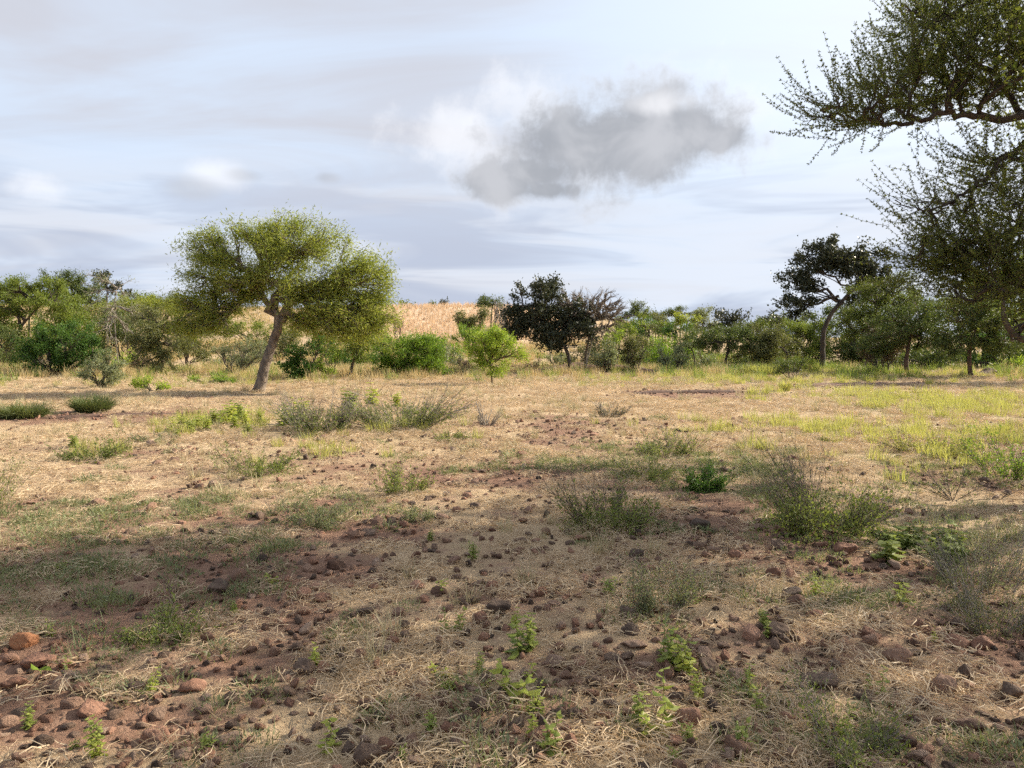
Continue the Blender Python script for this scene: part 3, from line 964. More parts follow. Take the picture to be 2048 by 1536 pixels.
tree('arching_tree', 'tall dark broad-leaved tree with crown arching over to one side above the wood', (1642, 740),
     [(1660, 510, 66, 36), (1610, 540, 42, 44), (1590, 590, 36, 40), (1720, 530, 56, 42), (1765, 530, 30, 36), (1600, 560, 44, 50), (1740, 585, 44, 40), (1680, 530, 60, 22), (1640, 490, 36, 18), (1590, 625, 22, 22), (1770, 570, 26, 36)],
     [(1644, 742, .24), (1645, 700, .20), (1648, 660, .18), (1668, 622, .16), (1700, 585, .13), (1720, 555, .10), (1725, 535, .07)],
     leaf='dark_broad', L=.12, Wd=.09, cover=3.0, ks=(12, 6, 4), rtip=.008, shell=.5, per=24, D=39.5, clump=3, crad=.45)
tree('small_acacia', 'green spreading acacia at the foot of the tall arching tree', (1735, 742), [(1740, 580, 52, 40), (1770, 620, 60, 48), (1720, 640, 50, 44), (1800, 590, 50, 50), (1760, 670, 60, 30)], [(1732, 743, .12), (1736, 700, .10), (1745, 660, .08), (1752, 620, .06)],
     leaf='acacia_mid', L=.11, Wd=.03, cover=1.7, ks=(10, 5, 4), rtip=.006, D=36)
tree('dry_bush', 'brownish half-dry bush at the foot of the spreading acacia', (1765, 742), [(1765, 680, 34, 30), (1750, 705, 36, 28), (1790, 700, 28, 26)], leaf='brown_brush', bark='twig', L=.10, Wd=.025, cover=1.4, D=34, ks=(9, 5, 3), rtip=.007, cat='bush')
tree('thorn_tree', 'dark low thorn tree with short reddish trunk in the shady wood', (1815, 748), [(1800, 665, 80, 44), (1850, 650, 60, 46), (1760, 690, 50, 30), (1850, 690, 60, 26), (1815, 620, 50, 34)], [(1815, 749, .16), (1813, 722, .14), (1818, 695, .10), (1822, 670, .07)],
     leaf='acacia_dark', bark='bark_red', L=.11, Wd=.035, cover=1.9, ks=(11, 5, 4), rtip=.007, D=33)
tree('thorn_tree', 'dark spreading thorn tree with straight reddish trunk where grass meets the shady wood', (1942, 755), [(1930, 660, 80, 46), (1990, 650, 80, 56), (1890, 690, 60, 32), (1960, 620, 70, 40), (2030, 690, 60, 30), (1920, 610, 50, 30)],
     [(1943, 756, .15), (1940, 725, .13), (1942, 690, .11), (1950, 660, .08)], leaf='acacia_dark', bark='bark_red', L=.11, Wd=.035, cover=1.8, ks=(12, 5, 4), rtip=.007)
tree('thorn_tree', 'heavy-limbed thorn tree leaning over the blackish dense bush', (2140, 765), [(2010, 570, 90, 50), (2080, 540, 110, 60), (2150, 600, 110, 60), (2060, 620, 70, 34), (2200, 560, 100, 60)],
     [(2150, 766, .3), (2130, 720, .26), (2080, 690, .22), (2035, 672, .18), (2010, 640, .15), (2005, 600, .1)], leaf='acacia', L=.12, Wd=.036, cover=1.6, ks=(12, 5, 4), rtip=.007, D=28)
tree('thicket_bush', 'blackish dense bush behind the straight reddish trunk', (2000, 735), [(1990, 700, 80, 30), (2060, 690, 80, 40), (1920, 710, 40, 20)], leaf='bush_deep', L=.15, Wd=.075, cover=2.2, D=42, ks=(9, 5, 3), rtip=.007, cat='bush')
tree('thicket_bush', 'deep-green bush closing the shady wood behind the low thorn tree', (1840, 735), [(1830, 705, 60, 24), (1740, 705, 60, 26), (1660, 712, 50, 22), (1880, 700, 50, 26)], leaf='acacia_dark', L=.17, Wd=.06, cover=2.0, D=48, ks=(9, 5, 3), rtip=.007, cat='bush')
tree('thicket_bush', 'green bush wall behind the arching tree trunk', (1600, 735), [(1590, 690, 44, 34), (1660, 660, 60, 50), (1720, 690, 50, 40)], leaf='acacia_dark', L=.17, Wd=.06, cover=2.0, D=50, ks=(9, 5, 3), rtip=.007, cat='bush')
tree('thorn_shrub', 'small dark shrub on a thin stem in the shade before the arching tree', (1583, 764), [(1570, 732, 20, 14), (1595, 725, 18, 12), (1583, 718, 16, 10)], leaf='acacia_dark', bark='twig', L=.07, Wd=.025, cover=1.8, ks=(6, 4, 3), rtip=.005, cat='shrub', stems=3, up=.4, group=None)
tree('leafy_bush', 'glowing yellow-green leafy bush at the foot of the arching tree', (1610, 748), [(1605, 732, 30, 14), (1585, 738, 16, 9), (1630, 738, 14, 9)], leaf='weed_yellow', L=.09, Wd=.05, cover=2.0, ks=(7, 4, 3), rtip=.005, cat='bush', group=None)
tree('leafy_bush', 'fresh green bush in front of the blackish dense bush', (2040, 740), [(2040, 722, 22, 14)], leaf='bush_bright', L=.08, Wd=.04, cover=2.0, ks=(6, 4), rtip=.005, cat='bush', group=None, D=34)


fillers = [
    ('olive thorn thicket behind the forked flat-crowned acacia', 10, 50, [(0, 660, 70, 40), (60, 668, 60, 34), (-60, 650, 60, 40)], 'acacia'),
    ('green thicket bush under the round-topped umbrella thorn', 120, 53, [(110, 640, 60, 26), (170, 648, 50, 28)], 'acacia'),
    ('dark thicket bush behind the pale bare sapling', 250, 52, [(235, 655, 50, 30), (285, 662, 46, 30)], 'acacia_dark'),
    ('low yellow-green bush at the foot of the pale bare sapling', 262, 43, [(262, 722, 28, 20), (240, 735, 20, 12)], 'bush_bright'),
    ('olive bush behind the drooping thicket tree', 370, 50, [(365, 680, 50, 26), (400, 690, 36, 18)], 'olive'),
    ('grey-green scrub on the slope behind the open grey-green shrub', 440, 47, [(430, 722, 40, 14), (480, 728, 40, 12)], 'bush_grey'),
    ('green scrub behind the small dark-stemmed acacia', 690, 46, [(690, 715, 50, 20), (740, 722, 34, 18)], 'bush_deep'),
    ('pale scrub on the slope between the round bush and the vase-shaped shrub', 895, 48, [(890, 705, 26, 18), (905, 722, 22, 12)], 'bush_grey'),
    ('dull green scrub behind the dark tree trunk', 1150, 50, [(1140, 712, 44, 18), (1190, 705, 36, 22)], 'olive'),
    ('green scrub along the far wood below the domed umbrella thorn', 1290, 53, [(1285, 690, 44, 16), (1325, 695, 36, 14)], 'acacia'),
    ('dusky scrub along the far wood below the airy pale tree', 1410, 54, [(1400, 672, 44, 20), (1370, 684, 34, 14), (1440, 668, 40, 16)], 'acacia_dark'),
    ('green thorn bush between the slanting tree and the dark umbrella tree', 1412, 44, [(1412, 716, 26, 18)], 'bush_grey'),
    ('dusky bush under the broad thicket tree', 1500, 43, [(1490, 715, 36, 20), (1545, 712, 40, 22)], 'acacia_dark'),
    ('green scrub filling the slope below the rounded olive tree', 200, 56, [(150, 640, 70, 30), (230, 640, 70, 30), (300, 645, 60, 30)], 'olive'),
    ('low green thicket along the foot of the far wood', 1340, 50, [(1300, 705, 50, 18), (1360, 700, 50, 20)], 'bush_green'),
    ('olive scrub on the slope behind the solitary tree trunk', 560, 54, [(520, 690, 50, 16), (590, 685, 50, 18), (460, 695, 40, 14)], 'olive'),
    ('green bushes on the slope under the drooping side of the solitary tree', 700, 52, [(660, 680, 50, 22), (740, 672, 50, 26)], 'acacia'),
    ('round green bush on the slope between the round bush and the field', 880, 50, [(870, 690, 34, 20), (910, 684, 26, 18)], 'bush_green'),
    ('thin olive scrub high on the slope behind the solitary tree', 520, 66, [(440, 650, 50, 18), (520, 655, 50, 16), (590, 650, 50, 18)], 'acacia'),
    ('tall green thicket behind the broad thicket tree', 1545, 52, [(1545, 665, 50, 30), (1590, 655, 44, 34)], 'acacia_mid'),
    ('tall dark thicket behind the spreading acacia', 1730, 48, [(1710, 630, 70, 56), (1790, 612, 70, 66), (1860, 610, 70, 66)], 'acacia_dark'),
    ('tall olive thicket behind the straight reddish trunk', 1960, 46, [(1930, 605, 70, 66), (2010, 590, 80, 76), (2090, 600, 80, 70)], 'acacia_mid'),
    ('dark undergrowth between the two reddish trunks', 1880, 40, [(1870, 708, 50, 22), (1790, 712, 50, 20), (1930, 712, 40, 20)], 'acacia_dark'),
]
for lab, px, D_, lb_, lf in fillers:
    tree('thicket_bush', lab, (px, 700), lb_ + [(l[0], l[1] + l[3] * .9, l[2] * .8, l[3] * .7) for l in lb_[:2]], leaf=lf, L=.18, Wd=.062, cover=1.7, per=26, D=D_, ks=(9, 5, 3), rtip=.008, cat='bush', up=.2)

# ------------------------------------------------------------------ the near tree reaching in from the right
def near_tree():
    rng = np.random.default_rng(77)
    b = np.array([9.3, 8.3, float(H(9.3, 8.3))])
    root = thing('acacia_tree', b, 'big thorn acacia reaching leafy branches in overhead across the sky', 'tree')
    g = Geo()

    def wl(pts):
        return np.array([list(p[:3]) + [p[3]] for p in pts])

    def pl(px, py, D, r):
        return list(at(px, py, D) - b) + [r]
    trunk = wl([(0, 0, -.15, .34), (-.05, .02, .6, .27), (-.25, .1, 1.4, .24), (-.4, .1, 2.1, .22)])
    t = smooth_line(trunk, 8)
    tubes(g, t[:, :3], t[:, 3], 14)
    top = list(trunk[-1][:3])
    limbs = [
        [top + [.17], [-1.6, .2, 2.7, .13], pl(2120, 250, 8.3, .085), pl(2000, 240, 8.2, .065), pl(1900, 228, 8.1, .05), pl(1800, 248, 8.1, .036), pl(1730, 240, 8.0, .022), pl(1660, 222, 8.0, .012), pl(1600, 190, 8.0, .006)],
        [top + [.15], [-1.2, .3, 3.6, .11], pl(2060, 60, 8.6, .075), pl(2000, -20, 8.7, .05), pl(1880, -60, 8.8, .03)],
        [pl(2060, 245, 8.3, .06), pl(1985, 150, 8.5, .045), pl(1880, 60, 8.6, .03), pl(1800, 10, 8.6, .015)],
        [pl(2110, 260, 8.3, .07), pl(2020, 310, 8.0, .045), pl(1940, 380, 7.8, .03), pl(1860, 420, 7.7, .016), pl(1790, 400, 7.7, .008)],
        [[-.8, .1, 2.25, .1], pl(2160, 480, 7.9, .06), pl(2050, 450, 7.8, .045), pl(1960, 500, 7.7, .028), pl(1880, 480, 7.7, .014), pl(1830, 470, 7.7, .008)],
        [[-.5, .1, 1.9, .09], pl(2150, 560, 7.6, .06), pl(2050, 560, 7.5, .04), pl(1960, 600, 7.5, .02)],
        [top + [.15], [.5, 1.2, 3.4, .1], [1.2, 2.6, 4.4, .06], [1.8, 3.6, 4.8, .03]],
        [top + [.15], [1.2, -.4, 3.3, .1], [2.8, -.8, 4.3, .06], [4.0, -1.0, 4.7, .03]],
        [top + [.15], [-.3, -1.6, 3.3, .1], [-.6, -3.0, 4.2, .06], [-.8, -4.3, 4.6, .03]],
        [top + [.14], [.1, .2, 3.6, .1], [.2, .3, 4.9, .05]],
        [top + [.14], [-1.4, -1.2, 3.2, .1], [-2.8, -2.2, 4.2, .06], [-3.9, -2.9, 4.6, .03]],
    ]
    nodes, nd = [], []
    for l in limbs:
        s = smooth_line(np.array(l), 8)
        s[1:-1, :3] += rng.normal(size=(len(s) - 2, 3)) * .015
        tubes(g, s[:, :3], s[:, 3] * .62, 8)
        q = len(s) // 4
        nodes.append(s[q:, :3])
        nd.append(unit(np.gradient(s[:, :3], axis=0))[q:])
    nodes = np.concatenate(nodes)
    nd = np.concatenate(nd)
    tk = g.build('trunk', M['bark_dark'], root, True)

    def part(lobes, n, m, L, Wd, spread, ks, seed):
        r2 = np.random.default_rng(seed)
        nc = n // 6
        Cc = lobes_sample(r2, lobes, nc, .45)
        A = Cc[r2.integers(0, nc, n)] + r2.normal(size=(n, 3)) * np.array([.17, .17, .07])
        gw = Geo()
        P, De = grow(r2, gw, nodes, nd, A, ks, .0036, .62, .045, rmax=.022, twig_k=3, up=.2)
        # long shoots carry on past the twig tip, out and up
        k = len(P)
        Ls = .25 + .35 * r2.random(k)
        out = unit(De * .8 + np.array([-.45, 0, .45]) + r2.normal(size=(k, 3)) * .28)
        t_ = np.linspace(0, 1, 3)[None, :, None]
        S = P[:, -1:, :] + out[:, None] * Ls[:, None, None] * t_ + np.array([0, 0, .06]) * t_ ** 2
        tubes(gw, S, np.broadcast_to(np.linspace(.0030, .0012, 3), S.shape[:2]), 3)
        gl = Geo()
        put_leaves(r2, gl, P, De, m // 5, L, Wd, spread * .6, .3, along=.35, tip=1.)
        # leaf tufts at nodes along the shoot
        nn = max(5, m // 6)
        tt = (np.arange(nn) + .5) / nn * 2
        i0 = np.minimum(tt.astype(int), 1)
        fr = (tt - i0)[None, :, None]
        C = S[:, i0] * (1 - fr) + S[:, i0 + 1] * fr
        C = np.repeat(C.reshape(-1, 3), 5, 0)
        a = unit(rdir(r2, len(C)) + np.repeat(np.repeat(out, nn, 0), 5, 0) * .6)
        C = C + a * L * .5
        leaves(gl, C, a, perp(r2, a), L * (.7 + .6 * r2.random(len(C))), Wd * (.7 + .6 * r2.random(len(C))), r2.random(len(C)))
        gw.build('branches', M['bark_dark'], tk, True)
        gl.build('crown', M['near_leaf'], root)

    def lb(px, py, rx, ry, D, dep):
        s = D / FPX
        return (at(px, py, D) - b, np.array([rx * s, dep, ry * s]))
    part([lb(1690, 222, 70, 26, 8.0, .5), lb(1760, 205, 90, 42, 8.0, .7), lb(1840, 165, 110, 65, 8.2, .8), lb(1940, 130, 120, 90, 8.3, .9), lb(1860, 90, 90, 60, 8.5, .8),
          lb(2060, 100, 110, 120, 8.5, 1.), lb(1960, 20, 110, 50, 8.6, .9), lb(1880, 20, 60, 40, 8.6, .6), lb(1990, 190, 90, 30, 8.2, .6)], 1250, 60, .030, .0115, .035, (34, 5, 4), 5)
    part([lb(1880, 420, 70, 40, 7.8, .5), lb(1960, 390, 100, 60, 7.9, .8), lb(2040, 440, 90, 90, 7.9, .9), lb(1930, 480, 90, 40, 7.7, .7), lb(2010, 540, 80, 50, 7.6, .8), lb(2050, 330, 70, 40, 8., .6), lb(1990, 590, 60, 30, 7.5, .5), lb(1990, 510, 100, 50, 7.7, .8), lb(1930, 545, 80, 40, 7.6, .6), lb(1970, 315, 80, 26, 8., .6), lb(2040, 300, 70, 40, 8., .7), lb(2030, 580, 90, 50, 7.6, .8), lb(1920, 500, 110, 34, 7.7, .6)],
         1000, 54, .030, .0115, .035, (26, 5, 4), 6)
    part([((-1.5, -2.6, 4.6), np.array([2.6, 2.4, .9])), ((1.8, -1.6, 4.7), np.array([2.6, 2.4, .9])), ((1.2, 2.2, 4.8), np.array([2.6, 2.4, .9])), ((.2, 3.2, 4.8), np.array([2.0, 2.0, .8])),
          ((0, 0, 5.3), np.array([2.8, 2.6, .7])), ((-4.2, -2.6, 5.5), np.array([2.0, 2.0, .6])), ((-3.0, -4.6, 5.5), np.array([2.2, 2.0, .6])), ((-3.6, -1.6, 4.4), np.array([1.8, 2.2, .8])), ((-1.6, 1.2, 5.1), np.array([2.6, 2.0, .7]))], 1150, 30, .075, .04, .07, (36, 5, 4), 8)


near_tree()


def side_tree(name, label, x, y, r, z0, z1, seed):
    """acacia standing outside the right edge, its shade lies across the foreground"""
    rng = np.random.default_rng(seed)
    b = np.array([x, y, float(H(x, y))])
    root = thing(name, b, label, 'tree')
    gt = Geo()
    t = smooth_line(np.array([[0, 0, -.1, .26], [.05, 0, .8, .2], [-.1, .1, 1.6, .18], [0, .2, z0 + .3, .12]]), 7)
    tubes(gt, t[:, :3], t[:, 3], 10)
    tk = gt.build('trunk', M['bark_dark'], root, True)
    zc = (z0 + z1) / 2
    lb = [((0, 0, zc + .3), np.array([r * .8, r * .8, (z1 - z0) * .5]))]
    for k in range(6):
        a = k * 1.047 + rng.random() * .6
        lb.append(((math.cos(a) * r * .6, math.sin(a) * r * .6, zc - .1 + rng.random() * .5), np.array([r * .45, r * .45, (z1 - z0) * .35])))
    A = lobes_sample(rng, lb, 560, .45)
    gw = Geo()
    q = len(t) // 2
    P, De = grow(rng, gw, t[q:, :3], unit(np.gradient(t[:, :3], axis=0))[q:], A, (9, 6, 4), .006, .7, .05, rmax=.1, up=.3)
    gw.build('branches', M['bark_dark'], tk, True)
    gl = Geo()
    put_leaves(rng, gl, P, De, 34, .085, .04, .10, .2)
    gl.build('crown', M['near_leaf'], root)


side_tree('acacia_tree', 'acacia standing outside the clearing edge, shading the big twiggy shrub', 16.6, 12.6, 3.2, 2.8, 5.2, 201)

# ------------------------------------------------------------------ stones
def stone_mesh(seed, sub, flat, blocky, mat):
    import bmesh
    rng = np.random.default_rng(seed)
    bm = bmesh.new()
    bmesh.ops.create_icosphere(bm, subdivisions=sub, radius=.5)
    me = bpy.data.meshes.new('stone')
    bm.to_mesh(me)
    bm.free()
    v = np.empty(len(me.vertices) * 3)
    me.vertices.foreach_get('co', v)
    v = v.reshape(-1, 3)
    u = unit(v)
    # cut by a few random planes: worn, faceted pebble
    r = np.full(len(u), .5)
    for _ in range(int(rng.integers(6, 11))):
        n = unit(rng.normal(size=3))
        d = .5 * (.40 + .45 * rng.random())
        dt = u @ n
        lim = np.where(dt > 1e-3, d / np.maximum(dt, 1e-3), 9.)
        k = 110 - 60 * (1 - blocky)
        r = -np.log(np.exp(-k * r) + np.exp(-k * np.minimum(lim, 3))) / k
    off = rng.random(3) * 50
    nz = fbm(u[:, 0] * 2.2 + u[:, 2] * 1.7 + off[0], u[:, 1] * 2.2 - u[:, 2] * 1.3 + off[1], seed, 4) - .5
    nz2 = fbm(u[:, 0] * 7 + u[:, 2] * 5 + off[2], u[:, 1] * 7 - u[:, 2] * 6, seed + 9, 3) - .5
    r = r * (1 + .28 * nz + .12 * nz2)
    v = u * r[:, None] * np.array([1.15, .75 + .3 * rng.random(), flat])
    me.vertices.foreach_set('co', v.ravel())
    me.polygons.foreach_set('use_smooth', np.full(len(me.polygons), sub > 2))
    me.update()
    me.materials.append(M[mat])
    return me


MATS = ['stone', 'stone_dark', 'stone_red', 'stone_pale', 'stone', 'stone_red', 'stone_dark', 'stone_pale']
SM = [stone_mesh(300 + i, 4, .55 + .25 * (i % 3) / 2, (i % 4) / 3, MATS[i % 8]) for i in range(16)]
SMALL = [stone_mesh(400 + i, 3, .55 + .3 * (i % 3) / 2, .3 + .7 * (i % 4) / 3, MATS[i % 8]) for i in range(24)]
STONES = []
srng = np.random.default_rng(12)


def stone(px, py, w, h, label=None, mesh=None, mat=None, rz=None, tilt=.0, asp=1., group=None):
    """stone whose middle shows at px,py; w,h its size in photo pixels"""
    p = ground_at(px, py + h * .35)
    s = p[1] / FPX * math.hypot(1, (px - 1024) / FPX * .5)
    me = mesh or SM[int(srng.integers(len(SM)))]
    o = bpy.data.objects.new('stone', me)
    COL.objects.link(o)
    if mat:
        o.material_slots[0].link = 'OBJECT'
        o.material_slots[0].material = M[mat]
    ww = w * s * 1.06
    hh = h * s * 1.08
    zs = (max(v.co.z for v in me.vertices) - min(v.co.z for v in me.vertices))
    o.scale = (ww, ww * asp, hh / zs)
    o.rotation_euler = ((srng.random() - .5) * .3 + tilt, (srng.random() - .5) * .3, srng.random() * .9 - .45 if rz is None else rz)
    o.location = (p[0], p[1] + ww * .2, p[2] + hh * .24)
    tag(o, label or 'rough reddish-brown stone half sunk in the dry straw', 'stone', group or 'stones strewn over the foreground')
    STONES.append((px, py, w))
    return o


stone(52, 1282, 52, 34, 'bright orange block-shaped stone with flat top, alone on the straw', mat='stone_orange', mesh=SM[3], rz=.3)
stone(415, 1277, 36, 30, 'squarish brown stone beside the pale straw trail', mesh=SM[7], mat='stone')
stone(605, 1336, 44, 34, 'dark rounded grey-brown stone in grey-green herbs', mesh=SM[1], mat='stone_dark')
stone(385, 1376, 58, 30, 'long reddish slab stone tilted on the straw', mesh=SM[6], mat='stone_red', rz=.4)
stone(180, 1420, 60, 32, 'reddish boulder at the edge of the bare red soil', mesh=SM[11], mat='stone_red')
stone(305, 1476, 52, 44, 'round reddish stone next to a bare twig by the red soil', mesh=SM[2], mat='stone_red')
stone(665, 1130, 44, 28, 'pale brown rounded stone by the bare soil patch', mesh=SM[4])
stone(476, 1155, 42, 34, 'brown rounded stone, larger of a pair above the straw trail', mesh=SM[8])
stone(438, 1176, 44, 28, 'dark rough clod-like stone, smaller of a pair above the straw trail', mesh=SM[9], mat='stone_dark')
stone(1500, 1268, 42, 32, 'brown rough stone leaning on the dark white-spotted stone', mesh=SM[5])
stone(1553, 1262, 48, 32, 'dark rounded stone with one pale spot on top', mesh=SM[1], mat='stone_dark')
stone(1650, 1363, 70, 34, 'large dark elongated stone lying in sunlit straw', mesh=SM[14], mat='stone_dark', rz=-.2)
stone(1476, 1490, 60, 46, 'large angular brown stone with broad flat face', mesh=SM[11], mat='stone')
stone(1892, 1372, 40, 46, 'upright egg-shaped brown stone in dappled sun', mesh=SM[2], mat='stone')
stone(1936, 1350, 32, 38, 'dark upright stone beside the egg-shaped brown one', mesh=SM[8], mat='stone_dark')
stone(1806, 1311, 58, 30, 'long worn stone at the end of a row of three', mesh=SM[3], mat='stone')
stone(1745, 1282, 46, 30, 'brown stone in the middle of a row of three', mesh=SM[4])
stone(1735, 1268, 34, 24, 'small brown stone at the head of a row of three', mesh=SM[5])
stone(2025, 1385, 54, 38, 'large dark stone lying by small rubble near the egg-shaped stone', mesh=SM[6], mat='stone_dark')
stone(1945, 1452, 66, 36, 'long brown slab stone among rubble in dappled sun', mesh=SM[7], mat='stone', rz=-.3)
stone(1385, 1432, 56, 44, 'tall reddish stone behind leafy weeds', mesh=SM[3], mat='stone_red')
stone(1382, 1487, 26, 30, 'small rounded brown stone next to a leafy weed', mesh=SM[4])
stone(897, 1462, 40, 34, 'rounded reddish stone in a cluster of cobbles', mesh=SM[2], mat='stone_red')
stone(1144, 1490, 36, 44, 'upright reddish-brown cobble beside fresh green weed', mesh=SM[8], mat='stone_red')
stone(770, 1492, 38, 32, 'reddish cobble touching a larger grey boulder', mesh=SM[10], mat='stone_red')
stone(733, 1512, 50, 48, 'large grey-brown boulder half hidden in straw', mesh=SM[9], mat='stone_dark')
stone(958, 1408, 52, 26, 'dark flat rough stone beside a reddish cobble', mesh=SM[13], mat='stone_dark')
stone(912, 1410, 28, 26, 'reddish cobble beside the dark flat rough stone', mesh=SM[10], mat='stone_red')
stone(955, 1236, 34, 26, 'orange-red stone perched behind a small brown one', mesh=SM[5], mat='stone_red')
stone(972, 1252, 24, 26, 'small brown stone in front of the orange-red one', mesh=SM[4])
stone(968, 1274, 20, 20, 'small reddish stone below the orange-red one', mesh=SM[2])
stone(984, 1172, 24, 22, 'small round brown cobble standing clear of the straw', mesh=SM[2])
stone(1000, 1215, 50, 28, 'dark brown stone behind the yellow-green weed clump', mesh=SM[9], mat='stone_dark')
stone(1415, 1336, 44, 40, 'blackish stone behind hanging weed leaves', mesh=SM[1], mat='stone_dark')
stone(1448, 1312, 22, 24, 'small orange-brown stone beside the blackish stone', mesh=SM[5], mat='stone_red')
stone(1600, 1206, 40, 30, 'rounded brown stone with a sprig in front of it', mesh=SM[8])
stone(1580, 1188, 54, 24, 'long dark stone sloping in the grey-green herbs', mesh=SM[14], mat='stone_dark', rz=.3)
stone(1256, 1222, 38, 30, 'dark angular stone in grey-green herbs', mesh=SM[11], mat='stone_dark')
stone(1258, 1262, 50, 26, 'dark slab over a paler flat stone', mesh=SM[13], mat='stone_dark')
stone(1270, 1290, 56, 24, 'pale grey-green flat stone under the dark slab', mesh=SM[7])
stone(1120, 1322, 44, 26, 'brown stone atop a little heap of cobbles', mesh=SM[3])
stone(1155, 1326, 34, 20, 'reddish stone in a little heap of cobbles', mesh=SM[5], mat='stone_red')
stone(1135, 1340, 18, 14, 'small pale cobble under the little heap', mesh=SM[4])
stone(1275, 1110, 30, 26, 'dark block of stone behind a grey-green twiggy plant', mesh=SM[9], mat='stone_dark')
stone(1554, 1090, 32, 24, 'dark round stone at the foot of the big twiggy shrub', mesh=SM[1], mat='stone_dark')
stone(1476, 1080, 24, 16, 'reddish stone on the bare soil by the big twiggy shrub', mesh=SM[5], mat='stone_red')
stone(1470, 1110, 26, 20, 'brown cobble on the bare soil by the big twiggy shrub', mesh=SM[2])
stone(1403, 1050, 36, 24, 'dark earthy lump on bare soil between two shrubs', mesh=SM[9], mat='stone_dark')
stone(1695, 1098, 40, 24, 'dark reddish lump beside the largest twiggy shrub', mesh=SM[9], mat='stone_red')
stone(1555, 1148, 34, 28, 'upright reddish wedge-shaped stone', mesh=SM[3], mat='stone_red')
stone(948, 1012, 22, 14, 'blackish stone on the bright straw, one of a close pair', mesh=SM[1], mat='stone_dark')
stone(912, 1020, 18, 16, 'brown stone on the bright straw, one of a close pair', mesh=SM[2])
stone(1043, 908, 20, 14, 'single reddish stone at the sunlit edge of the shade', mesh=SM[2], mat='stone_red')
stone(190, 1008, 34, 20, 'brown humped stone at the shade edge with smaller ones beside', mesh=SM[8])
stone(340, 996, 24, 14, 'rounded brown stone in sunlit straw near the shade edge', mesh=SM[4])
stone(75, 1325, 60, 26, 'reddish rough stone above a single broad green leaf', mesh=SM[9], mat='stone_red')
stone(20, 1370, 54, 30, 'long reddish stone near the broad green leaf, lying on red soil', mesh=SM[7], mat='stone_red', rz=.5)
stone(155, 1378, 40, 20, 'flat brown stone under dry straw near the red soil', mesh=SM[13])
stone(530, 1385, 34, 24, 'rounded grey-brown cobble in straw, upper of two', mesh=SM[4], mat='stone_dark')
stone(515, 1408, 28, 22, 'rounded grey-brown cobble in straw, lower of two', mesh=SM[2])
stone(640, 1195, 40, 16, 'flat pale-brown stone in a cluster beside the straw trail', mesh=SM[13])
stone(600, 1188, 34, 20, 'brown stone with a tiny white mark in the straw-trail cluster', mesh=SM[5])
stone(632, 1175, 30, 18, 'rounded brown stone at the back of the straw-trail cluster', mesh=SM[2])
stone(765, 1165, 28, 18, 'brown rounded stone in the long arc of stones', mesh=SM[8])
stone(742, 1175, 26, 20, 'reddish stone in the long arc of stones', mesh=SM[5], mat='stone_red')
stone(860, 1160, 24, 18, 'brown round stone at the top of the long arc of stones', mesh=SM[4])
stone(835, 1172, 34, 18, 'pale reddish stone at the top of the long arc of stones', mesh=SM[10], mat='stone_red')
stone(845, 1198, 32, 16, 'flat reddish stone below the long arc of stones', mesh=SM[13], mat='stone_red')
stone(735, 1222, 38, 24, 'grey elongated stone next to a reddish chip', mesh=SM[14], mat='stone_dark')
stone(780, 1352, 24, 20, 'small reddish cobble in thick straw', mesh=SM[2], mat='stone_red')
stone(805, 1250, 26, 18, 'small dark round stone in thick straw', mesh=SM[1], mat='stone_dark')
stone(812, 1395, 30, 20, 'brown stone by a fallen pale stick', mesh=SM[4])
stone(1800, 1308, 40, 24, 'brown stone behind the long worn stone', mesh=SM[5])
stone(1920, 1285, 44, 26, 'reddish humped stone in red soil by a small red chip', mesh=SM[10], mat='stone_red')
stone(1975, 1290, 46, 26, 'brown-red stone beside the reddish humped stone', mesh=SM[8], mat='stone_red')
stone(1960, 1310, 24, 16, 'small red chip below the reddish humped stone', mesh=SM[5], mat='stone_red')
stone(1840, 1512, 48, 26, 'low brown stone among dry rubble near the border', mesh=SM[7])
stone(1855, 1500, 30, 20, 'reddish cobble behind the low brown stone in rubble', mesh=SM[2], mat='stone_red')

# the many plain stones (each its own thing), thicker on the stony strips
tries = 0
n_plain = 0
occ = [(p[0], p[1], p[2]) for p in STONES]
PLAIN = [
    ('rough reddish-brown stone half sunk in the dry straw', 'plain reddish-brown stones', ('stone', 'stone_red')),
    ('dark blackish-brown stone half sunk in the dry straw', 'plain dark stones', ('stone_dark',)),
    ('dusty pale-brown stone half sunk in the dry straw', 'plain dusty pale stones', ('stone_pale',)),
]
REST = []
while len(REST) < 950 and tries < 30000:
    tries += 1
    u = srng.random()
    if u < .72:
        px, py = srng.uniform(-40, 2090), 1030 + 520 * srng.random() ** .8
    elif u < .88:
        px, py = srng.uniform(500, 1500), srng.uniform(990, 1200)
    else:
        px, py = srng.uniform(-20, 2060), srng.uniform(880, 1030)
    p = ground_at(px, py)
    rocky = fbm(p[0] * .9, p[1] * .9, 91, 3) + .35 * float(mask(p[0], p[1], BARE)) + .1 * (px > 700)
    if rocky < .52 + .25 * srng.random():
        continue
    w = (10 + 15 * srng.random() ** 2.0) * (1 + (py - 1000) / 520 * .9)
    w = max(w, 9)
    if n_plain >= 222:
        w *= .8
    if any(abs(px - a) < (w + c) * .42 and abs(py - b) < (w + c) * .28 for a, b, c in occ):
        continue
    occ.append((px, py, w))
    if n_plain >= 222 or w < 15:
        REST.append((p, w * p[1] / FPX))
        continue
    k = int(srng.choice(3, p=(.52, .22, .26)))
    lab, grp, mats = PLAIN[k]
    cand = [m for m in SMALL if m.materials[0].name in [M[x].name for x in mats]]
    stone(px, py, w, w * srng.uniform(.5, .8), lab, mesh=cand[int(srng.integers(len(cand)))], rz=srng.random() * 6.28, asp=srng.uniform(.7, 1.2), group=grp)
    n_plain += 1

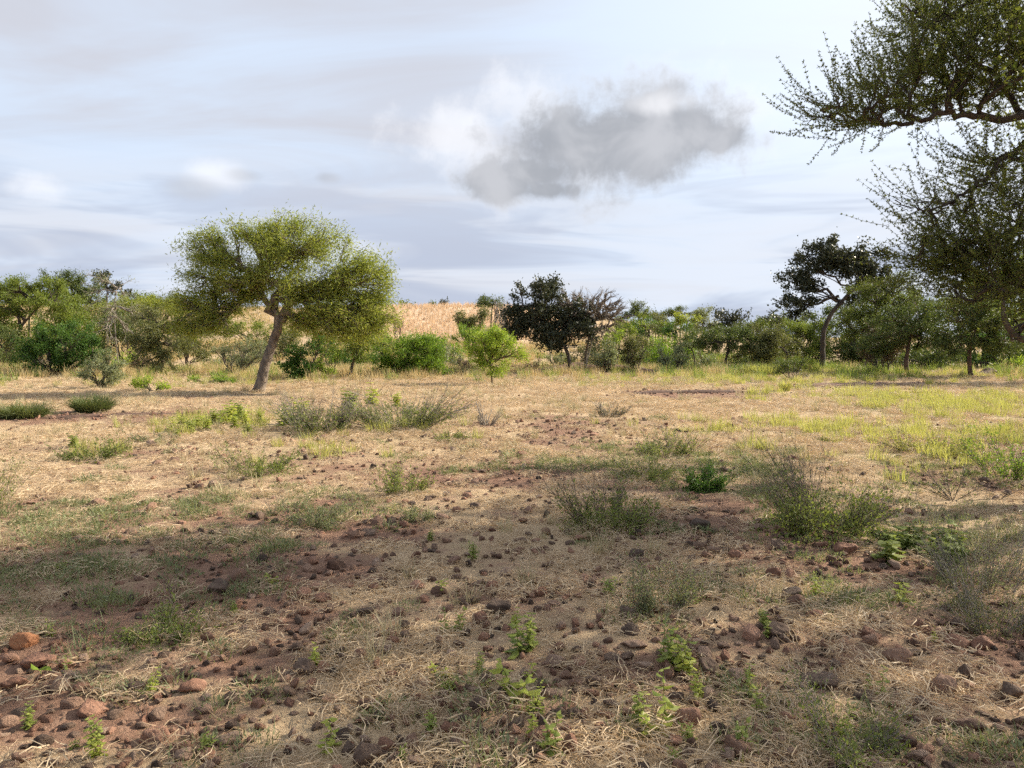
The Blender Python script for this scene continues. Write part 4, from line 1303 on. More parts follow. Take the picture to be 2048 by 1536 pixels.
# ------------------------------------------------------------------ ground cover (uncountable)
def blades(g, rng, n, rad, hgt, width, lean, k=4, curl=.6, base_h=0.):
    """n bent grass blades from a disc"""
    a = rng.random(n) * 6.283
    r = rad * np.sqrt(rng.random(n))
    base = np.stack([r * np.cos(a), r * np.sin(a), np.full(n, base_h) - .01], 1)
    az_ = a + rng.normal(size=n) * 1.2
    ln = lean * (.4 + .8 * rng.random(n))
    h = hgt * (.5 + .8 * rng.random(n))
    hor_ = np.stack([np.cos(az_), np.sin(az_), np.zeros(n)], 1)
    t = np.linspace(0, 1, k)
    ang = ln[:, None] + curl * rng.random(n)[:, None] * t[None]
    seg = (h / (k - 1))[:, None]
    st = np.stack([np.sin(ang), np.cos(ang)], -1) * seg[..., None]
    pos = np.concatenate([np.zeros((n, 1, 2)), np.cumsum(st[:, :-1], 1)], 1)
    P = base[:, None] + hor_[:, None] * pos[..., 0:1] + np.array([0, 0, 1.]) * pos[..., 1:2]
    P[..., 2] = np.maximum(P[..., 2], .004)
    side = np.stack([-np.sin(az_), np.cos(az_), rng.normal(size=n) * .5], 1)
    w = width * (1 - t ** 1.5 * .9)
    w = w[None, :, None] * (.6 + .8 * rng.random(n))[:, None, None]
    V = np.stack([P - side[:, None] * w * .5, P + side[:, None] * w * .5], 2)
    idx = np.arange(n * k * 2).reshape(n, k, 2)
    F = np.stack([idx[:, :-1, 0], idx[:, :-1, 1], idx[:, 1:, 1], idx[:, 1:, 0]], -1).reshape(-1, 4)
    g.add(V.reshape(-1, 3), F, np.repeat(rng.random(n), 2 * k))


def flat_straw(g, rng, n, rad, ln, width):
    """straw lying about at all angles"""
    a = rng.random(n) * 6.283
    r = rad * np.sqrt(rng.random(n))
    C = np.stack([r * np.cos(a), r * np.sin(a), .006 + .03 * rng.random(n) ** 2], 1)
    az_ = rng.random(n) * 6.283
    el_ = rng.normal(size=n) * .28 + .1
    A = np.stack([np.cos(az_) * np.cos(el_), np.sin(az_) * np.cos(el_), np.sin(el_)], 1)
    L = ln * (.4 + rng.random(n))
    bend = rdir(rng, n) * (L * .18)[:, None]
    bend[:, 2] = np.abs(bend[:, 2])
    t = np.array([-.5, 0, .5])
    P = C[:, None] + A[:, None] * (L[:, None] * t)[..., None] + bend[:, None] * (1 - (2 * t) ** 2)[None, :, None]
    P[..., 2] = np.maximum(P[..., 2], .002)
    side = unit(np.cross(A, rdir(rng, n)))
    w = width * (.6 + .8 * rng.random(n))[:, None, None] * np.array([1, .9, .35])[None, :, None]
    V = np.stack([P - side[:, None] * w * .5, P + side[:, None] * w * .5], 2)
    idx = np.arange(n * 6).reshape(n, 3, 2)
    F = np.stack([idx[:, :-1, 0], idx[:, :-1, 1], idx[:, 1:, 1], idx[:, 1:, 0]], -1).reshape(-1, 4)
    g.add(V.reshape(-1, 3), F, np.repeat(rng.random(n), 6))


def herb_clump(g, rng, n, rad, hgt, L, Wd):
    a = rng.random(n) * 6.283
    r = rad * np.sqrt(rng.random(n))
    C = np.stack([r * np.cos(a), r * np.sin(a), hgt * rng.random(n) * (1.1 - r / rad)], 1)
    A = unit(np.stack([np.cos(a), np.sin(a), .6 + rng.random(n)], 1) + rdir(rng, n) * .8)
    leaves(g, C, A, perp(rng, A), L * (.6 + .8 * rng.random(n)), Wd * (.6 + .8 * rng.random(n)), rng.random(n))


def clump_coll(name, makers, mat):
    c = bpy.data.collections.new(name)
    for i, mk in enumerate(makers):
        g = Geo()
        mk(g, np.random.default_rng(900 + i * 7 + len(name)))
        o = bpy.data.objects.new(name + '_piece', g.mesh(name + '_piece', mat))
        c.objects.link(o)
    return c, len(makers)


def scatter(name, label, cat, coll, count, pts, scl, rng, tilt=.08):
    me = bpy.data.meshes.new(name)
    n = len(pts)
    me.vertices.add(n)
    me.vertices.foreach_set('co', np.asarray(pts, np.float32).ravel())
    a = me.attributes.new('rot', 'FLOAT_VECTOR', 'POINT')
    rot = np.stack([rng.normal(size=n) * tilt, rng.normal(size=n) * tilt, rng.random(n) * 6.283], 1)
    a.data.foreach_set('vector', rot.astype(np.float32).ravel())
    a = me.attributes.new('scl', 'FLOAT', 'POINT')
    a.data.foreach_set('value', np.asarray(scl, np.float32))
    a = me.attributes.new('idx', 'INT', 'POINT')
    a.data.foreach_set('value', rng.integers(0, count, n).astype(np.int32))
    o = bpy.data.objects.new(name, me)
    COL.objects.link(o)
    ng = bpy.data.node_groups.new(name, 'GeometryNodeTree')
    ng.interface.new_socket('Geometry', in_out='INPUT', socket_type='NodeSocketGeometry')
    ng.interface.new_socket('Geometry', in_out='OUTPUT', socket_type='NodeSocketGeometry')
    N = ng.nodes
    gi = N.new('NodeGroupInput')
    go_ = N.new('NodeGroupOutput')
    ip = N.new('GeometryNodeInstanceOnPoints')
    ci = N.new('GeometryNodeCollectionInfo')
    ci.inputs['Collection'].default_value = coll
    ci.inputs['Separate Children'].default_value = True
    ci.inputs['Reset Children'].default_value = True

    def attr(nm, dt):
        nd = N.new('GeometryNodeInputNamedAttribute')
        nd.data_type = dt
        nd.inputs['Name'].default_value = nm
        return nd.outputs[0]
    e2r = N.new('FunctionNodeEulerToRotation')
    lk = ng.links.new
    lk(gi.outputs[0], ip.inputs['Points'])
    lk(ci.outputs[0], ip.inputs['Instance'])
    ip.inputs['Pick Instance'].default_value = True
    lk(attr('idx', 'INT'), ip.inputs['Instance Index'])
    lk(attr('rot', 'FLOAT_VECTOR'), e2r.inputs[0])
    lk(e2r.outputs[0], ip.inputs['Rotation'])
    lk(attr('scl', 'FLOAT'), ip.inputs['Scale'])
    lk(ip.outputs[0], go_.inputs[0])
    md = o.modifiers.new('scatter', 'NODES')
    md.node_group = ng
    tag(o, label, cat, kind='stuff')
    return o


def strew(rng, bands, fn):
    """random ground points by distance band (y0,y1,per m2); fn gives keep probability"""
    out = []
    for y0, y1, d in bands:
        wmax = .80 * y1 + 1.5
        n = int((y1 - y0) * 2 * wmax * d)
        x = rng.uniform(-wmax, wmax, n)
        y = rng.uniform(y0, y1, n)
        keep = (np.abs(x) < .80 * y + 1.5) & (rng.random(n) < fn(x, y))
        out.append(np.stack([x[keep], y[keep]], 1))
    p = np.concatenate(out)
    return np.column_stack([p, H(p[:, 0], p[:, 1])])


grng = np.random.default_rng(5)


def dist_scale(p, rng, lo=.7, hi=1.3, far=.02):
    return rng.uniform(lo, hi, len(p)) * (1 + far * np.maximum(p[:, 1] - 5, 0))


straw_c, sn = clump_coll('straw', [lambda g, r, q=q: (flat_straw(g, r, 80, .15, .085, .0032), blades(g, r, 16 + q, .1, .06, .003, .75)) for q in range(6)], M['straw'])
p = strew(grng, [(1.6, 4, 80), (4, 7, 62), (7, 12, 44), (12, 20, 22), (20, 34, 9), (34, 46, 4)], lambda x, y: np.clip(1.0 - 1.1 * dens_bare(x, y), .10, 1) * (.2 + .8 * sstep(.36, .58, fbm(x * 1.8, y * 1.8, 71, 3))))
scatter('dry_straw', 'pale dry straw lying all over the stony ground', 'straw', straw_c, sn, p, dist_scale(p, grng, far=.035), grng)

tuft_c, sn = clump_coll('dry_tuft', [lambda g, r, q=q: blades(g, r, 34 + 4 * q, .05, .16, .0038, .35, 4, .9) for q in range(5)], M['straw_green'])
p = strew(grng, [(2, 6, 9), (6, 12, 8), (12, 22, 6), (22, 38, 4)], lambda x, y: np.clip(.75 - dens_bare(x, y), .04, 1) * sstep(.42, .62, fbm(x * .7, y * .7, 73, 3)))
scatter('dry_grass', 'thin upright tufts of dry buff grass between the stones', 'grass', tuft_c, sn, p, dist_scale(p, grng, .6, 1.3, .02), grng)

herb_c, sn = clump_coll('herb', [lambda g, r, q=q: (herb_clump(g, r, 90, .12, .07, .026, .007), blades(g, r, 26, .10, .09, .0035, .55)) for q in range(5)], M['herb'])
p = strew(grng, [(2, 6, 55), (6, 12, 42), (12, 20, 14)], lambda x, y: dens_herb(x, y) * .9)
scatter('low_herbs', 'low grey-green herbs creeping through the straw', 'herbs', herb_c, sn, p, dist_scale(p, grng, .6, 1.4, .03), grng)

yg_c, sn = clump_coll('yellow_grass', [lambda g, r, q=q: blades(g, r, 40, .09, .17, .006, .3, 4, .7) for q in range(5)], M['grass_yellow'])
p = strew(grng, [(8, 14, 26), (14, 24, 24), (24, 46, 12)], lambda x, y: np.clip(dens_green(x, y) * .9 - .08, 0, 1) * (.25 + .75 * sstep(.3, .6, fbm(x * .9, y * .9, 83, 3))))
scatter('yellow_green_grass', 'bright yellow-green grass flushing the sunlit clearing before the shady wood', 'grass', yg_c, sn, p, dist_scale(p, grng, .6, 1.3, .02), grng)

# taller grass under and before the tree line
edge_fn = lambda x, y: sstep(27, 33, y + 4 * (fbm(x * .2, y * .2, 15, 2) - .5)) * sstep(.34, .6, fbm(x * .35, y * .35, 87, 3))
td_c, sn = clump_coll('tall_dry', [lambda g, r, q=q: blades(g, r, 46, .22, .34, .012, .3, 4, .8) for q in range(5)], M['tall_dry'])
p = strew(grng, [(26, 40, 3.2), (40, 75, 2.2), (75, 150, .7)], lambda x, y: edge_fn(x, y) * (1 - .75 * sstep(2, 14, x)) * (1 - dens_field(x, y)))
scatter('tall_dry_grass', 'tall straw-coloured grass along the foot of the thicket and up the slope', 'grass', td_c, sn, p, dist_scale(p, grng, .6, 1.3, .008), grng)
tg_c, sn = clump_coll('tall_green', [lambda g, r, q=q: (blades(g, r, 40, .22, .36, .014, .3, 4, .8), herb_clump(g, r, 40, .25, .3, .08, .03)) for q in range(5)], M['grass_green'])
p = strew(grng, [(26, 40, 3.0), (40, 60, 2.0)], lambda x, y: edge_fn(x, y) * (.25 + .75 * sstep(0, 12, x)))
scatter('tall_green_grass', 'rank green grass and herbs below the trees of the shady wood', 'grass', tg_c, sn, p, dist_scale(p, grng, .6, 1.3, .008), grng)
st_c, sn = clump_coll('stubble', [lambda g, r, q=q: blades(g, r, 16, .3, .9, .06, .2, 3, .4) for q in range(4)], M['stubble'])
p = strew(grng, [(66, 110, .9), (110, 170, .5)], lambda x, y: dens_field(x, y))
scatter('field_stubble', 'dry orange-tan crop stalks covering the hillside field', 'crop', st_c, sn, p, grng.uniform(.6, 1.1, len(p)), grng)

peb_c = bpy.data.collections.new('pebbles')
for i in range(6):
    peb_c.objects.link(bpy.data.objects.new('pebble', stone_mesh(500 + i, 1, .7, .5, ['stone', 'stone_dark', 'stone_red'][i % 3])))
rub_c = bpy.data.collections.new('rubble')
for i in range(9):
    rub_c.objects.link(bpy.data.objects.new('rubble_piece', stone_mesh(540 + i, 3, .7, .8, ['stone', 'stone_dark', 'stone_red', 'stone_pale'][i % 4])))
p = np.array([q for q, _ in REST])
p[:, 2] += np.array([w for _, w in REST]) * .2
scatter('rubble', 'lesser stones strewn thickly between the larger ones', 'stones', rub_c, 9, p, np.array([w for _, w in REST]) * 1.25, grng, .35)
p = strew(grng, [(1.8, 6, 170), (6, 14, 80), (14, 26, 14)], lambda x, y: np.clip(.12 + .9 * dens_bare(x, y), 0, 1))
p[:, 2] += .003
scatter('pebbles', 'small pebbles and clods strewn over the bare soil', 'pebbles', peb_c, 6, p, (.012 + .075 * grng.random(len(p)) ** 2.4) * (1 + .03 * np.maximum(p[:, 1] - 5, 0)), grng, .4)


# ------------------------------------------------------------------ cut earth bank below the dark tree, soil ridge, mound
def bank(name, label, pts, hgt, wid, seed):
    """lumpy soil ridge along ground pixels"""
    rng = np.random.default_rng(seed)
    P = smooth_line(np.array([ground_at(*p) for p in pts]), 14)
    n = len(P)
    prof = np.linspace(-1, 1, 13)
    env = np.sin(np.linspace(0, math.pi, n)) ** .6
    Tn = unit(np.gradient(P, axis=0))
    Sd = unit(np.cross(Tn, [0, 0, 1.]))
    V = P[:, None] + Sd[:, None] * (prof * wid)[None, :, None]
    zz = hgt * env[:, None] * (1 - np.abs(prof)[None] ** 2.2)
    lump = fbm(V[..., 0] * 2.2, V[..., 1] * 2.2, seed, 4)
    V[..., 2] = H(V[..., 0], V[..., 1]) + zz * (.45 + 1.1 * lump) - .05 * (np.abs(prof)[None] > .95) - .01
    idx = np.arange(n * 13).reshape(n, 13)
    F = np.stack([idx[:-1, :-1], idx[:-1, 1:], idx[1:, 1:], idx[1:, :-1]], -1).reshape(-1, 4)
    g = Geo()
    g.add(V.reshape(-1, 3), F, .5)
    o = g.build(name, M['soil'], None, True)
    tag(o, label, 'earth bank', kind='structure')


bank('earth_bank', 'low cut bank of dark red earth below the dark tree', [(1050, 750), (1110, 746), (1180, 744), (1260, 745), (1330, 748)], .42, .8, 3)
bank('soil_ridge', 'thin ridge of turned red soil across the clearing', [(1250, 787), (1340, 784), (1420, 784), (1500, 782)], .07, .28, 4)
bank('soil_ridge', 'dark ridge of turned soil in the shade of the shady wood', [(1560, 774), (1660, 771), (1780, 770), (1900, 768)], .10, .35, 5)
bank('soil_ridge', 'low reddish furrow lip beyond the sunlit weeds', [(40, 838), (160, 833), (280, 830), (400, 826)], .05, .25, 6)
bank('earth_mound', 'small dark earth mound beside the straight reddish trunk', [(1962, 750), (1978, 749), (1996, 750)], .30, .35, 7)
p = []
for (x0, y0), (x1, y1), k in (((1250, 787), (1500, 782), 160), ((1560, 774), (1900, 768), 160), ((20, 838), (420, 826), 160), ((700, 1080), (1000, 950), 60), ((1000, 850), (1500, 860), 160), ((350, 900), (1000, 890), 140)):
    for i in range(k):
        t = grng.random()
        q = ground_at(x0 + (x1 - x0) * t + grng.normal() * 14, y0 + (y1 - y0) * t + grng.normal() * (3.5 if y0 < 845 else 16))
        p.append(q)
p = np.array(p)
p[:, 2] += .01
scatter('soil_clods', 'dark reddish clods of turned soil along the furrows', 'clods', peb_c, 6, p, .05 + .13 * grng.random(len(p)) ** 2, grng, .4)

# ------------------------------------------------------------------ shrubs, clumps and weeds of the clearing
def shrub(name, label, base, w, h, leaf='bush_grey', bark='twig', n=60, kids=4, leaf_n=10, L=.02, Wd=.01, lo=.05, hi=.6, r=.0022, lean=None, cat='shrub', spread=.012, side=0., seed=None, skirt=0, group=None, droop=0.):
    SEED[0] += 1
    rng = np.random.default_rng(seed or SEED[0])
    b = ground_at(*base)
    s = b[1] / FPX
    W_, H_ = w * s * 1.1, h * s * .92
    root = thing(name, b, label, cat, group)
    k = 6
    n = max(4, int(n * .62))
    skirt = int(skirt * .6)
    a = rng.random(n) * 6.283
    if n > 30:
        a = a + .5 * np.sin(a * 3 + rng.random() * 6)
    br = W_ * (.30 if n > 20 else .01) * np.sqrt(rng.random(n))
    S = np.stack([br * np.cos(a), br * np.sin(a), np.full(n, -.02)], 1)
    la = (lean if lean is not None else math.atan2(W_ * .5, H_)) * np.sqrt(rng.random(n)) * 1.1
    d = np.stack([np.sin(la) * np.cos(a) + side, np.sin(la) * np.sin(a), np.cos(la)], 1)
    lob = .72 + .28 * np.sin(a * 2 + rng.random() * 6) * np.sin(a * 3 + rng.random() * 6)
    Ln = H_ / np.maximum(np.cos(la), .5) * (.42 + .7 * rng.random(n)) * lob * 1.25
    Ln = np.minimum(Ln, math.hypot(W_ * .6, H_))
    t = np.linspace(0, 1, k)[None, :, None]
    c = rdir(rng, n)[:, None] * .26 * Ln[:, None, None]
    P = S[:, None] + d[:, None] * Ln[:, None, None] * t + c * t * t - np.array([0, 0, 1.]) * droop * Ln[:, None, None] * t ** 2
    P[..., 2] = np.maximum(P[..., 2], -.02)
    g = Geo()
    rs = r * max(1., s * 200)
    tubes(g, P, rs * np.linspace(1.5, .6, k)[None] * np.ones((n, 1)), 4)
    Q = P
    if kids:
        i = rng.integers(1, k - 1, (n, kids))
        K0 = P[np.arange(n)[:, None], i].reshape(-1, 3)
        dd = unit(np.repeat(d, kids, 0) + rdir(rng, n * kids) * .75)
        kl = np.repeat(Ln, kids) * (.18 + .3 * rng.random(n * kids))
        t4 = np.linspace(0, 1, 4)[None, :, None]
        K = K0[:, None] + dd[:, None] * kl[:, None, None] * t4 + np.array([0, 0, .15]) * kl[:, None, None] * t4 ** 2
        K[..., 2] = np.maximum(K[..., 2], .0)
        tubes(g, K, rs * np.linspace(.8, .4, 4)[None] * np.ones((n * kids, 1)), 3)
    g.build('stems', M[bark], root, True)
    if leaf_n:
        gl = Geo()
        put_leaves(rng, gl, P, unit(P[:, -1] - P[:, -2]), leaf_n, L, Wd, spread, .3, along=lo, tip=hi)
        if kids:
            zlim = H_ * hi
            ok = K[:, 0, 2] < zlim
            if ok.any():
                put_leaves(rng, gl, K[ok], dd[ok], max(2, leaf_n // 2), L, Wd, spread, .3, along=.2, tip=1.)
        if skirt:
            a2 = rng.random(skirt) * 6.283
            rr = W_ * .55 * rng.random(skirt) ** .6
            C = np.stack([rr * np.cos(a2), rr * np.sin(a2), H_ * .28 * rng.random(skirt) * (1.15 - rr / (W_ * .5))], 1)
            A = unit(rdir(rng, skirt) + np.array([0, 0, .5]))
            leaves(gl, C, A, perp(rng, A), L * (.7 + .7 * rng.random(skirt)), Wd * (.7 + .7 * rng.random(skirt)), rng.random(skirt))
        gl.build('foliage', M[leaf], root)
    return root


def grass_clump(name, label, base, w, h, mat='grass_dark', n=500, width=.006, lean=.7, curl=1.2, group=None):
    SEED[0] += 1
    rng = np.random.default_rng(SEED[0])
    b = ground_at(*base)
    s = b[1] / FPX
    root = thing(name, b, label, 'grass clump', group)
    g = Geo()
    blades(g, rng, n, w * s * .3, h * s * 1.1, width, lean, 6, curl)
    g.build('blades', M[mat], root)
    return root


# around the leaning tree and in the sunlit middle
grass_clump('grass_clump', 'dark humped grass clump before the light grey-green rounded bush', (185, 824), 95, 34, 'grass_dark', 1500, .014)
grass_clump('grass_clump', 'arching pale-green grass clump beside the dark humped one', (45, 836), 120, 34, 'grass_dark', 1500, .016, .8, 1.6)
shrub('twiggy_shrub', 'twiggy shrub with brown upper twigs and dark green base in the sun', (640, 864), 140, 84, 'herb_green', 'twig_grey', 190, 6, 12, .035, .014, .05, .5, .0020, skirt=500)
shrub('twiggy_shrub', 'wide twiggy shrub with a bleached dead branch lying over it', (805, 852), 200, 70, 'herb_green', 'twig_grey', 230, 6, 12, .035, .014, .05, .55, .0020, skirt=700)
shrub('dead_branch', 'bleached forked dead branch on the wide twiggy shrub', (850, 842), 120, 44, 'herb', 'bark_pale', 7, 3, 0, r=.006, lean=1.1, cat='branch', side=.5)
shrub('stick_clump', 'bundle of bare grey sticks standing in the sunlit straw', (975, 850), 46, 40, 'herb', 'twig_grey', 46, 2, 0, r=.0035, lean=.6, side=.2, cat='sticks')
shrub('dry_shrub', 'little brownish dry shrub in the sunlit straw', (1216, 832), 62, 32, 'olive', 'twig_grey', 70, 4, 5, .03, .01, .05, .7, .0022, skirt=140)
shrub('low_shrub', 'low green shrub beside a small yellow weed in the sun', (190, 916), 120, 36, 'herb_green', 'twig', 70, 4, 14, .03, .012, .1, 1., .0018, skirt=700)
shrub('low_shrub', 'soft green shrub half in the sun above the shade edge', (520, 945), 130, 50, 'herb_green', 'twig', 90, 4, 14, .028, .011, .1, 1., .0018, skirt=900)
shrub('low_shrub', 'small green tuft-like shrub below the wide twiggy shrub', (900, 882), 66, 24, 'herb_green', 'twig', 60, 3, 12, .03, .01, .1, 1., .0018, skirt=300)
shrub('low_shrub', 'pale green low plant between the yellow weeds and the straw', (310, 884), 110, 20, 'herb', 'twig', 60, 3, 12, .03, .01, .1, 1., .0018, skirt=500)
# along the shade edge
shrub('leafy_shrub', 'green upright shrub standing just inside the shade edge', (805, 985), 105, 60, 'herb_green', 'twig', 90, 5, 10, .024, .010, .05, .9, .0016, skirt=500)
shrub('leafy_shrub', 'green wispy shrub on the sunlit side of the shade edge', (1335, 908), 120, 46, 'herb_green', 'twig', 100, 5, 10, .028, .010, .05, .9, .0018, skirt=400)
shrub('leafy_shrub', 'soft green shrub behind the dense dark-green cushion', (1300, 955), 110, 42, 'herb_green', 'twig', 80, 4, 10, .025, .010, .05, .9, .0016, skirt=500)
shrub('cushion_shrub', 'dense dark-green cushion plant beside bare soil', (1412, 980), 80, 52, 'bush_deep', 'twig', 90, 5, 22, .022, .013, .05, 1.05, .0016, skirt=1400)
shrub('twiggy_shrub', 'dark spreading shrub with leafy green base and bare upper twigs', (1225, 1050), 190, 112, 'herb_green', 'twig', 150, 6, 9, .022, .013, .05, .5, .0016, skirt=1300)
shrub('twiggy_shrub', 'largest twiggy shrub, leafy at the foot with tall fine brown twigs', (1640, 1062), 235, 165, 'herb_green', 'twig', 210, 7, 7, .026, .018, .05, .45, .0016, skirt=2200)
shrub('low_shrub', 'blue-green feathery plant in the shade beside the stony strip', (635, 1045), 130, 46, 'herb', 'twig', 90, 4, 14, .022, .007, .1, 1., .0014, skirt=900)
shrub('low_shrub', 'small grey-green plant on the stony strip', (838, 1040), 62, 34, 'herb', 'twig', 60, 4, 12, .02, .007, .1, 1., .0013, skirt=300)
# right-hand foreground
shrub('thorn_branch', 'fallen thorny black branch propped on the herbs behind the wispy shrub', (1905, 1000), 230, 90, 'acacia_dark', 'bark_dark', 16, 8, 5, .022, .010, .3, 1., .0030, lean=1.25, cat='branch')
shrub('leafy_shrub', 'green leafy shrub behind the fallen thorny branch', (2030, 958), 160, 110, 'bush_green', 'twig', 110, 5, 12, .028, .012, .1, 1., .0018, skirt=700)
shrub('leafy_shrub', 'grassy yellow-green shrub in the sun above the largest twiggy shrub', (1860, 905), 170, 44, 'grass_yellow', 'twig', 110, 4, 12, .05, .010, .1, 1., .0016, skirt=500)
shrub('wispy_shrub', 'pale grey-green wispy shrub, tallest of the two in the shade', (1965, 1165), 230, 165, 'herb', 'twig_grey', 150, 4, 8, .02, .006, .05, 1., .0013, skirt=900)
shrub('wispy_shrub', 'dry brownish wispy shrub below the pale grey-green one', (1985, 1255), 200, 120, 'olive', 'twig_grey', 130, 4, 6, .018, .006, .05, 1., .0012, skirt=500)
shrub('wispy_shrub', 'grey-green twiggy plant in the stony middle', (1312, 1215), 140, 100, 'herb', 'twig', 110, 6, 8, .018, .007, .05, .9, .0011, skirt=500)
shrub('low_shrub', 'low green leafy plant with thin bare twigs near the squarish brown stone', (318, 1272), 150, 66, 'herb_green', 'twig', 70, 4, 9, .02, .010, .05, .8, .0011, skirt=700)
shrub('wispy_shrub', 'tangled vine-like plant in dappled sun near the large elongated stone', (1700, 1500), 220, 120, 'herb_green', 'twig_grey', 90, 6, 6, .016, .007, .05, 1., .0010, skirt=600)
shrub('leafy_shrub', 'green tuft leaning out at the shade edge near the humped stone', (-10, 1005), 90, 90, 'herb_green', 'twig', 60, 4, 10, .022, .008, .05, 1., .0014, skirt=200)
for px, py, lab in ((1000, 1225, 'slender bare brown twig stem behind the stones'), (290, 1440, 'bare branching twig beside the round reddish stone'), (345, 1195, 'thin dead twig sprouting over the low green leafy plant'),
                    (545, 1030, 'lone dry stem in the shaded herbs'), (1125, 1440, 'thin upright dead stalk among the cobbles'), (1260, 1240, 'slim dry stalk beside the dark slab')):
    shrub('dead_twig', lab, (px, py), 40, 75, 'herb', 'twig', 4, 5, 0, r=.0012, lean=.4, cat='twig')


def leaf6(g, C, A, B, L, Wd, rnd, cup=.15):
    n = len(C)
    L = np.broadcast_to(L, (n,))[:, None]
    Wd = np.broadcast_to(Wd, (n,))[:, None]
    Nn = np.cross(A, B)
    base = C
    V = np.stack([base, base + A * L * .3 + B * Wd * .45 + Nn * Wd * cup, base + A * L * .65 + B * Wd * .42 + Nn * Wd * cup, base + A * L - Nn * L * .12,
                  base + A * L * .65 - B * Wd * .42 + Nn * Wd * cup, base + A * L * .3 - B * Wd * .45 + Nn * Wd * cup], 1)
    i = np.arange(n)[:, None] * 6
    F = np.concatenate([i + np.array([[0, 1, 2, 3]]), i + np.array([[0, 3, 4, 5]])])
    g.add(V.reshape(-1, 3), F, np.repeat(np.broadcast_to(rnd, (n,)), 6))


def weed_meshes(seed, stems, hgt, pairs, L, Wd, mat):
    rng = np.random.default_rng(seed)
    gs, gl = Geo(), Geo()
    for q in range(stems):
        a = rng.random() * 6.283
        ln = .35 * rng.random() if stems > 1 else .15
        d = np.array([math.sin(ln) * math.cos(a), math.sin(ln) * math.sin(a), math.cos(ln)])
        h = hgt * (.6 + .5 * rng.random())
        t = np.linspace(0, 1, 5)[:, None]
        P = np.array([rng.normal() * .012, rng.normal() * .012, -.015]) + d * h * t + rdir(rng, 1) * .1 * h * t * t
        tubes(gs, P, np.linspace(.0022, .001, 5), 4)
        for j in range(pairs):
            u = .25 + .75 * j / max(pairs - 1, 1)
            i = min(int(u * 4), 3)
            c = P[i] + (P[i + 1] - P[i]) * (u * 4 - i)
            for sgn in (0, 1):
                b_ = j * 1.57 + sgn * math.pi + rng.normal() * .35
                drop = -.35 + .5 * rng.random() - .2 * (1 - u)
                A = unit(np.array([[math.cos(b_), math.sin(b_), drop]]))
                B = unit(np.cross(A, [[0, 0, 1.]]) + rng.normal(size=(1, 3)) * .25)
                k = (1.15 - .55 * u) * (.75 + .5 * rng.random())
                leaf6(gl, c[None], A, B, L * k, Wd * k, rng.random())
    return gs.mesh('stem', M['weed'], True), gl.mesh('leaves', M[mat])


WEEDS = [weed_meshes(600, 3, .13, 5, .045, .026, 'weed'), weed_meshes(601, 5, .15, 6, .038, .022, 'weed'), weed_meshes(602, 2, .12, 5, .05, .03, 'weed_yellow'),
         weed_meshes(603, 6, .12, 5, .034, .02, 'weed'), weed_meshes(604, 4, .17, 6, .042, .024, 'weed_yellow'), weed_meshes(605, 1, .14, 6, .04, .024, 'weed')]
BIGW = [weed_meshes(620 + i, 6 + 2 * i, .30, 6, .10, .055, 'weed_yellow' if i < 2 else 'weed') for i in range(3)]


def weed(px, py, hpx, label, k, group, pool=WEEDS, hh=.14):
    b = ground_at(px, py)
    r = thing('leafy_weed', b, label, 'weed', group)
    for nm, me in zip(('stem', 'leaves'), pool[k % len(pool)]):
        o = bpy.data.objects.new(nm, me)
        COL.objects.link(o)
        o.parent = r
    s = hpx * 1.25 * b[1] / FPX / hh
    r.scale = (s, s, s)
    r.rotation_euler = (0, 0, (px * 7.3 + py) % 6.28)
    return r


wl_ = [(1030, 1305, 70, 'thick yellow-green weed beside the orange-red stone'), (1060, 1300, 60, 'thick yellow-green weed next to the one by the orange-red stone'), (1035, 1395, 85, 'tallest yellow-green weed in the stony middle'),
       (1345, 1330, 90, 'yellow-green weed with hanging leaves before the blackish stone'), (1365, 1345, 60, 'short green weed rooted at the blackish stone'), (1330, 1440, 90, 'yellow weed beside the tall reddish stone'), (1100, 1505, 70, 'fresh green weed by the upright reddish-brown cobble'),
       (945, 1118, 30, 'bright lime weed beside a round stone on the stony strip'), (880, 1185, 36, 'narrow green weed by the long arc of stones'), (1220, 1190, 44, 'yellow-green weed next to the grey-green twiggy plant'),
       (1395, 1395, 46, 'leafy yellow weed above the tall reddish stone'), (1500, 1385, 50, 'green weed between sunlit straw and the tall reddish stone'), (1520, 1425, 46, 'yellow weed with drooping round leaves'),
       (190, 1492, 50, 'small yellowish weed on bare red soil'), (660, 1500, 60, 'fresh green weed at the lower edge of thick straw'), (895, 1385, 40, 'single upright green weed by the dark flat stone'), (1690, 1475, 40, 'yellow sprig in the tangled vine-like plant'),
       (1765, 1390, 50, 'yellow sprig above the tangled vine-like plant'), (1480, 1500, 60, 'green weed leaning on the large angular brown stone'), (960, 1345, 34, 'small weed beside a low brown stone'), (1800, 1200, 50, 'lime weed with broad leaves in herbs below the heart-leaved creepers'),
       (1530, 1250, 40, 'single yellow leaf sprig behind the white-spotted stone'), (1630, 1195, 36, 'green sprig in front of the rounded brown stone'), (890, 1262, 40, 'yellowish weed near the lime weed by the orange-red stone'), (920, 1262, 40, 'lime weed touching the orange-red stone'),
       (1280, 1450, 60, 'tall thin yellow weed with beaded leaves'), (1310, 1470, 70, 'yellow weed in a loose pair near the tall reddish stone'), (410, 1505, 50, 'grey-green sprig on the red soil border'), (1075, 1425, 40, 'narrow green weed below the tallest yellow-green one')]
for i, (px, py, h_, lab) in enumerate(wl_):
    weed(px, py, h_, lab, i, 'yellow-green weeds among the stones')
wr = np.random.default_rng(31)
for i in range(34):
    px, py = wr.uniform(20, 2030), 1060 + 470 * wr.random()
    weed(px, py, wr.uniform(18, 36) * (.7 + (py - 1060) / 700), 'small yellow-green seedling in the straw', i + 1, 'small seedlings in the straw')
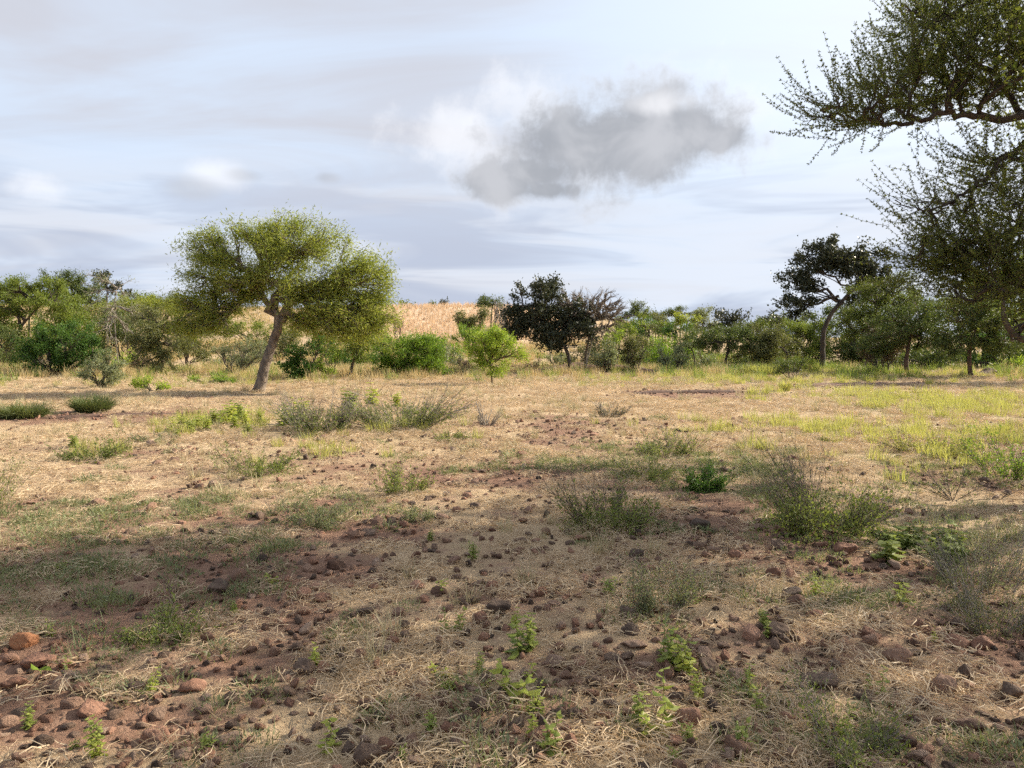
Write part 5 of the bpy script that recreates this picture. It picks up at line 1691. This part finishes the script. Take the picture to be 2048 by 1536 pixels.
b_ = ground_at(82, 1352)
o = thing('broad_leaf_seedling', b_, 'seedling with one broad bright-green leaf below the reddish rough stone', 'weed')
gs, gl = Geo(), Geo()
tubes(gs, np.array([[0, 0, -.01], [0, 0, .02], [-.01, 0, .03]]), np.array([.003, .002, .002]), 5)
leaf6(gl, np.array([[-.01, 0, .03], [-.01, 0, .03]]), unit(np.array([[1., -.25, .18], [-.8, .2, .35]])), unit(np.array([[.2, .9, .15], [.2, .9, -.1]])), np.array([.075, .05]), np.array([.04, .03]), .2)
gs.build('stem', M['weed'], o)
gl.build('leaves', M['bush_bright'], o)
# bright weeds in the sunlit strip left of the twiggy shrub, and the broad-leaved creeper on the right
for i, (px, py, h_) in enumerate([(345, 868, 26), (362, 862, 28), (380, 866, 26), (398, 858, 28), (415, 862, 24), (432, 852, 30), (448, 848, 30), (462, 846, 34), (478, 842, 36), (490, 850, 30), (470, 860, 26), (495, 870, 22), (355, 876, 18), (520, 846, 22), (148, 896, 26)]):
    weed(px, py, h_, 'sunlit yellow-green broad-leaved weed in the strip beside the twiggy shrubs', i, 'sunlit broad-leaved weeds in the strip', BIGW, .30)
for i, (px, py, h_, lab) in enumerate([(575, 852, 44, 'hanging-leaved lime weed at the foot of the brown-twigged shrub'), (600, 846, 40, 'lime weed tucked into the brown-twigged shrub'), (700, 822, 40, 'lime weed between the two twiggy shrubs'),
                                       (745, 812, 36, 'lime weed behind the wide twiggy shrub'), (795, 818, 28, 'small lime weed in the wide twiggy shrub')]):
    weed(px, py, h_, lab, i, 'lime weeds by the twiggy shrubs', BIGW, .30)
CRE = [weed_meshes(640 + i, 5, .10, 4, .055, .048, 'herb_green' if i else 'weed') for i in range(3)]
for i in range(14):
    px, py = 1770 + 150 * wr.random(), 1085 + 45 * wr.random()
    weed(px, py, wr.uniform(26, 44), 'heart-leaved creeping plant in the patch beside the largest twiggy shrub', i + 1, 'heart-leaved creeping plants', CRE, .10)
grass_clump('grass_clump', 'tall yellow-green grass clump at the foot of the shady wood', (1525, 752), 120, 20, 'grass_yellow', 1400, .03, .35, .6)
grass_clump('grass_clump', 'small bright yellow-green grass tuft in front of the small dark shrub', (1570, 782), 30, 20, 'grass_yellow', 300, .018, .4, .6)
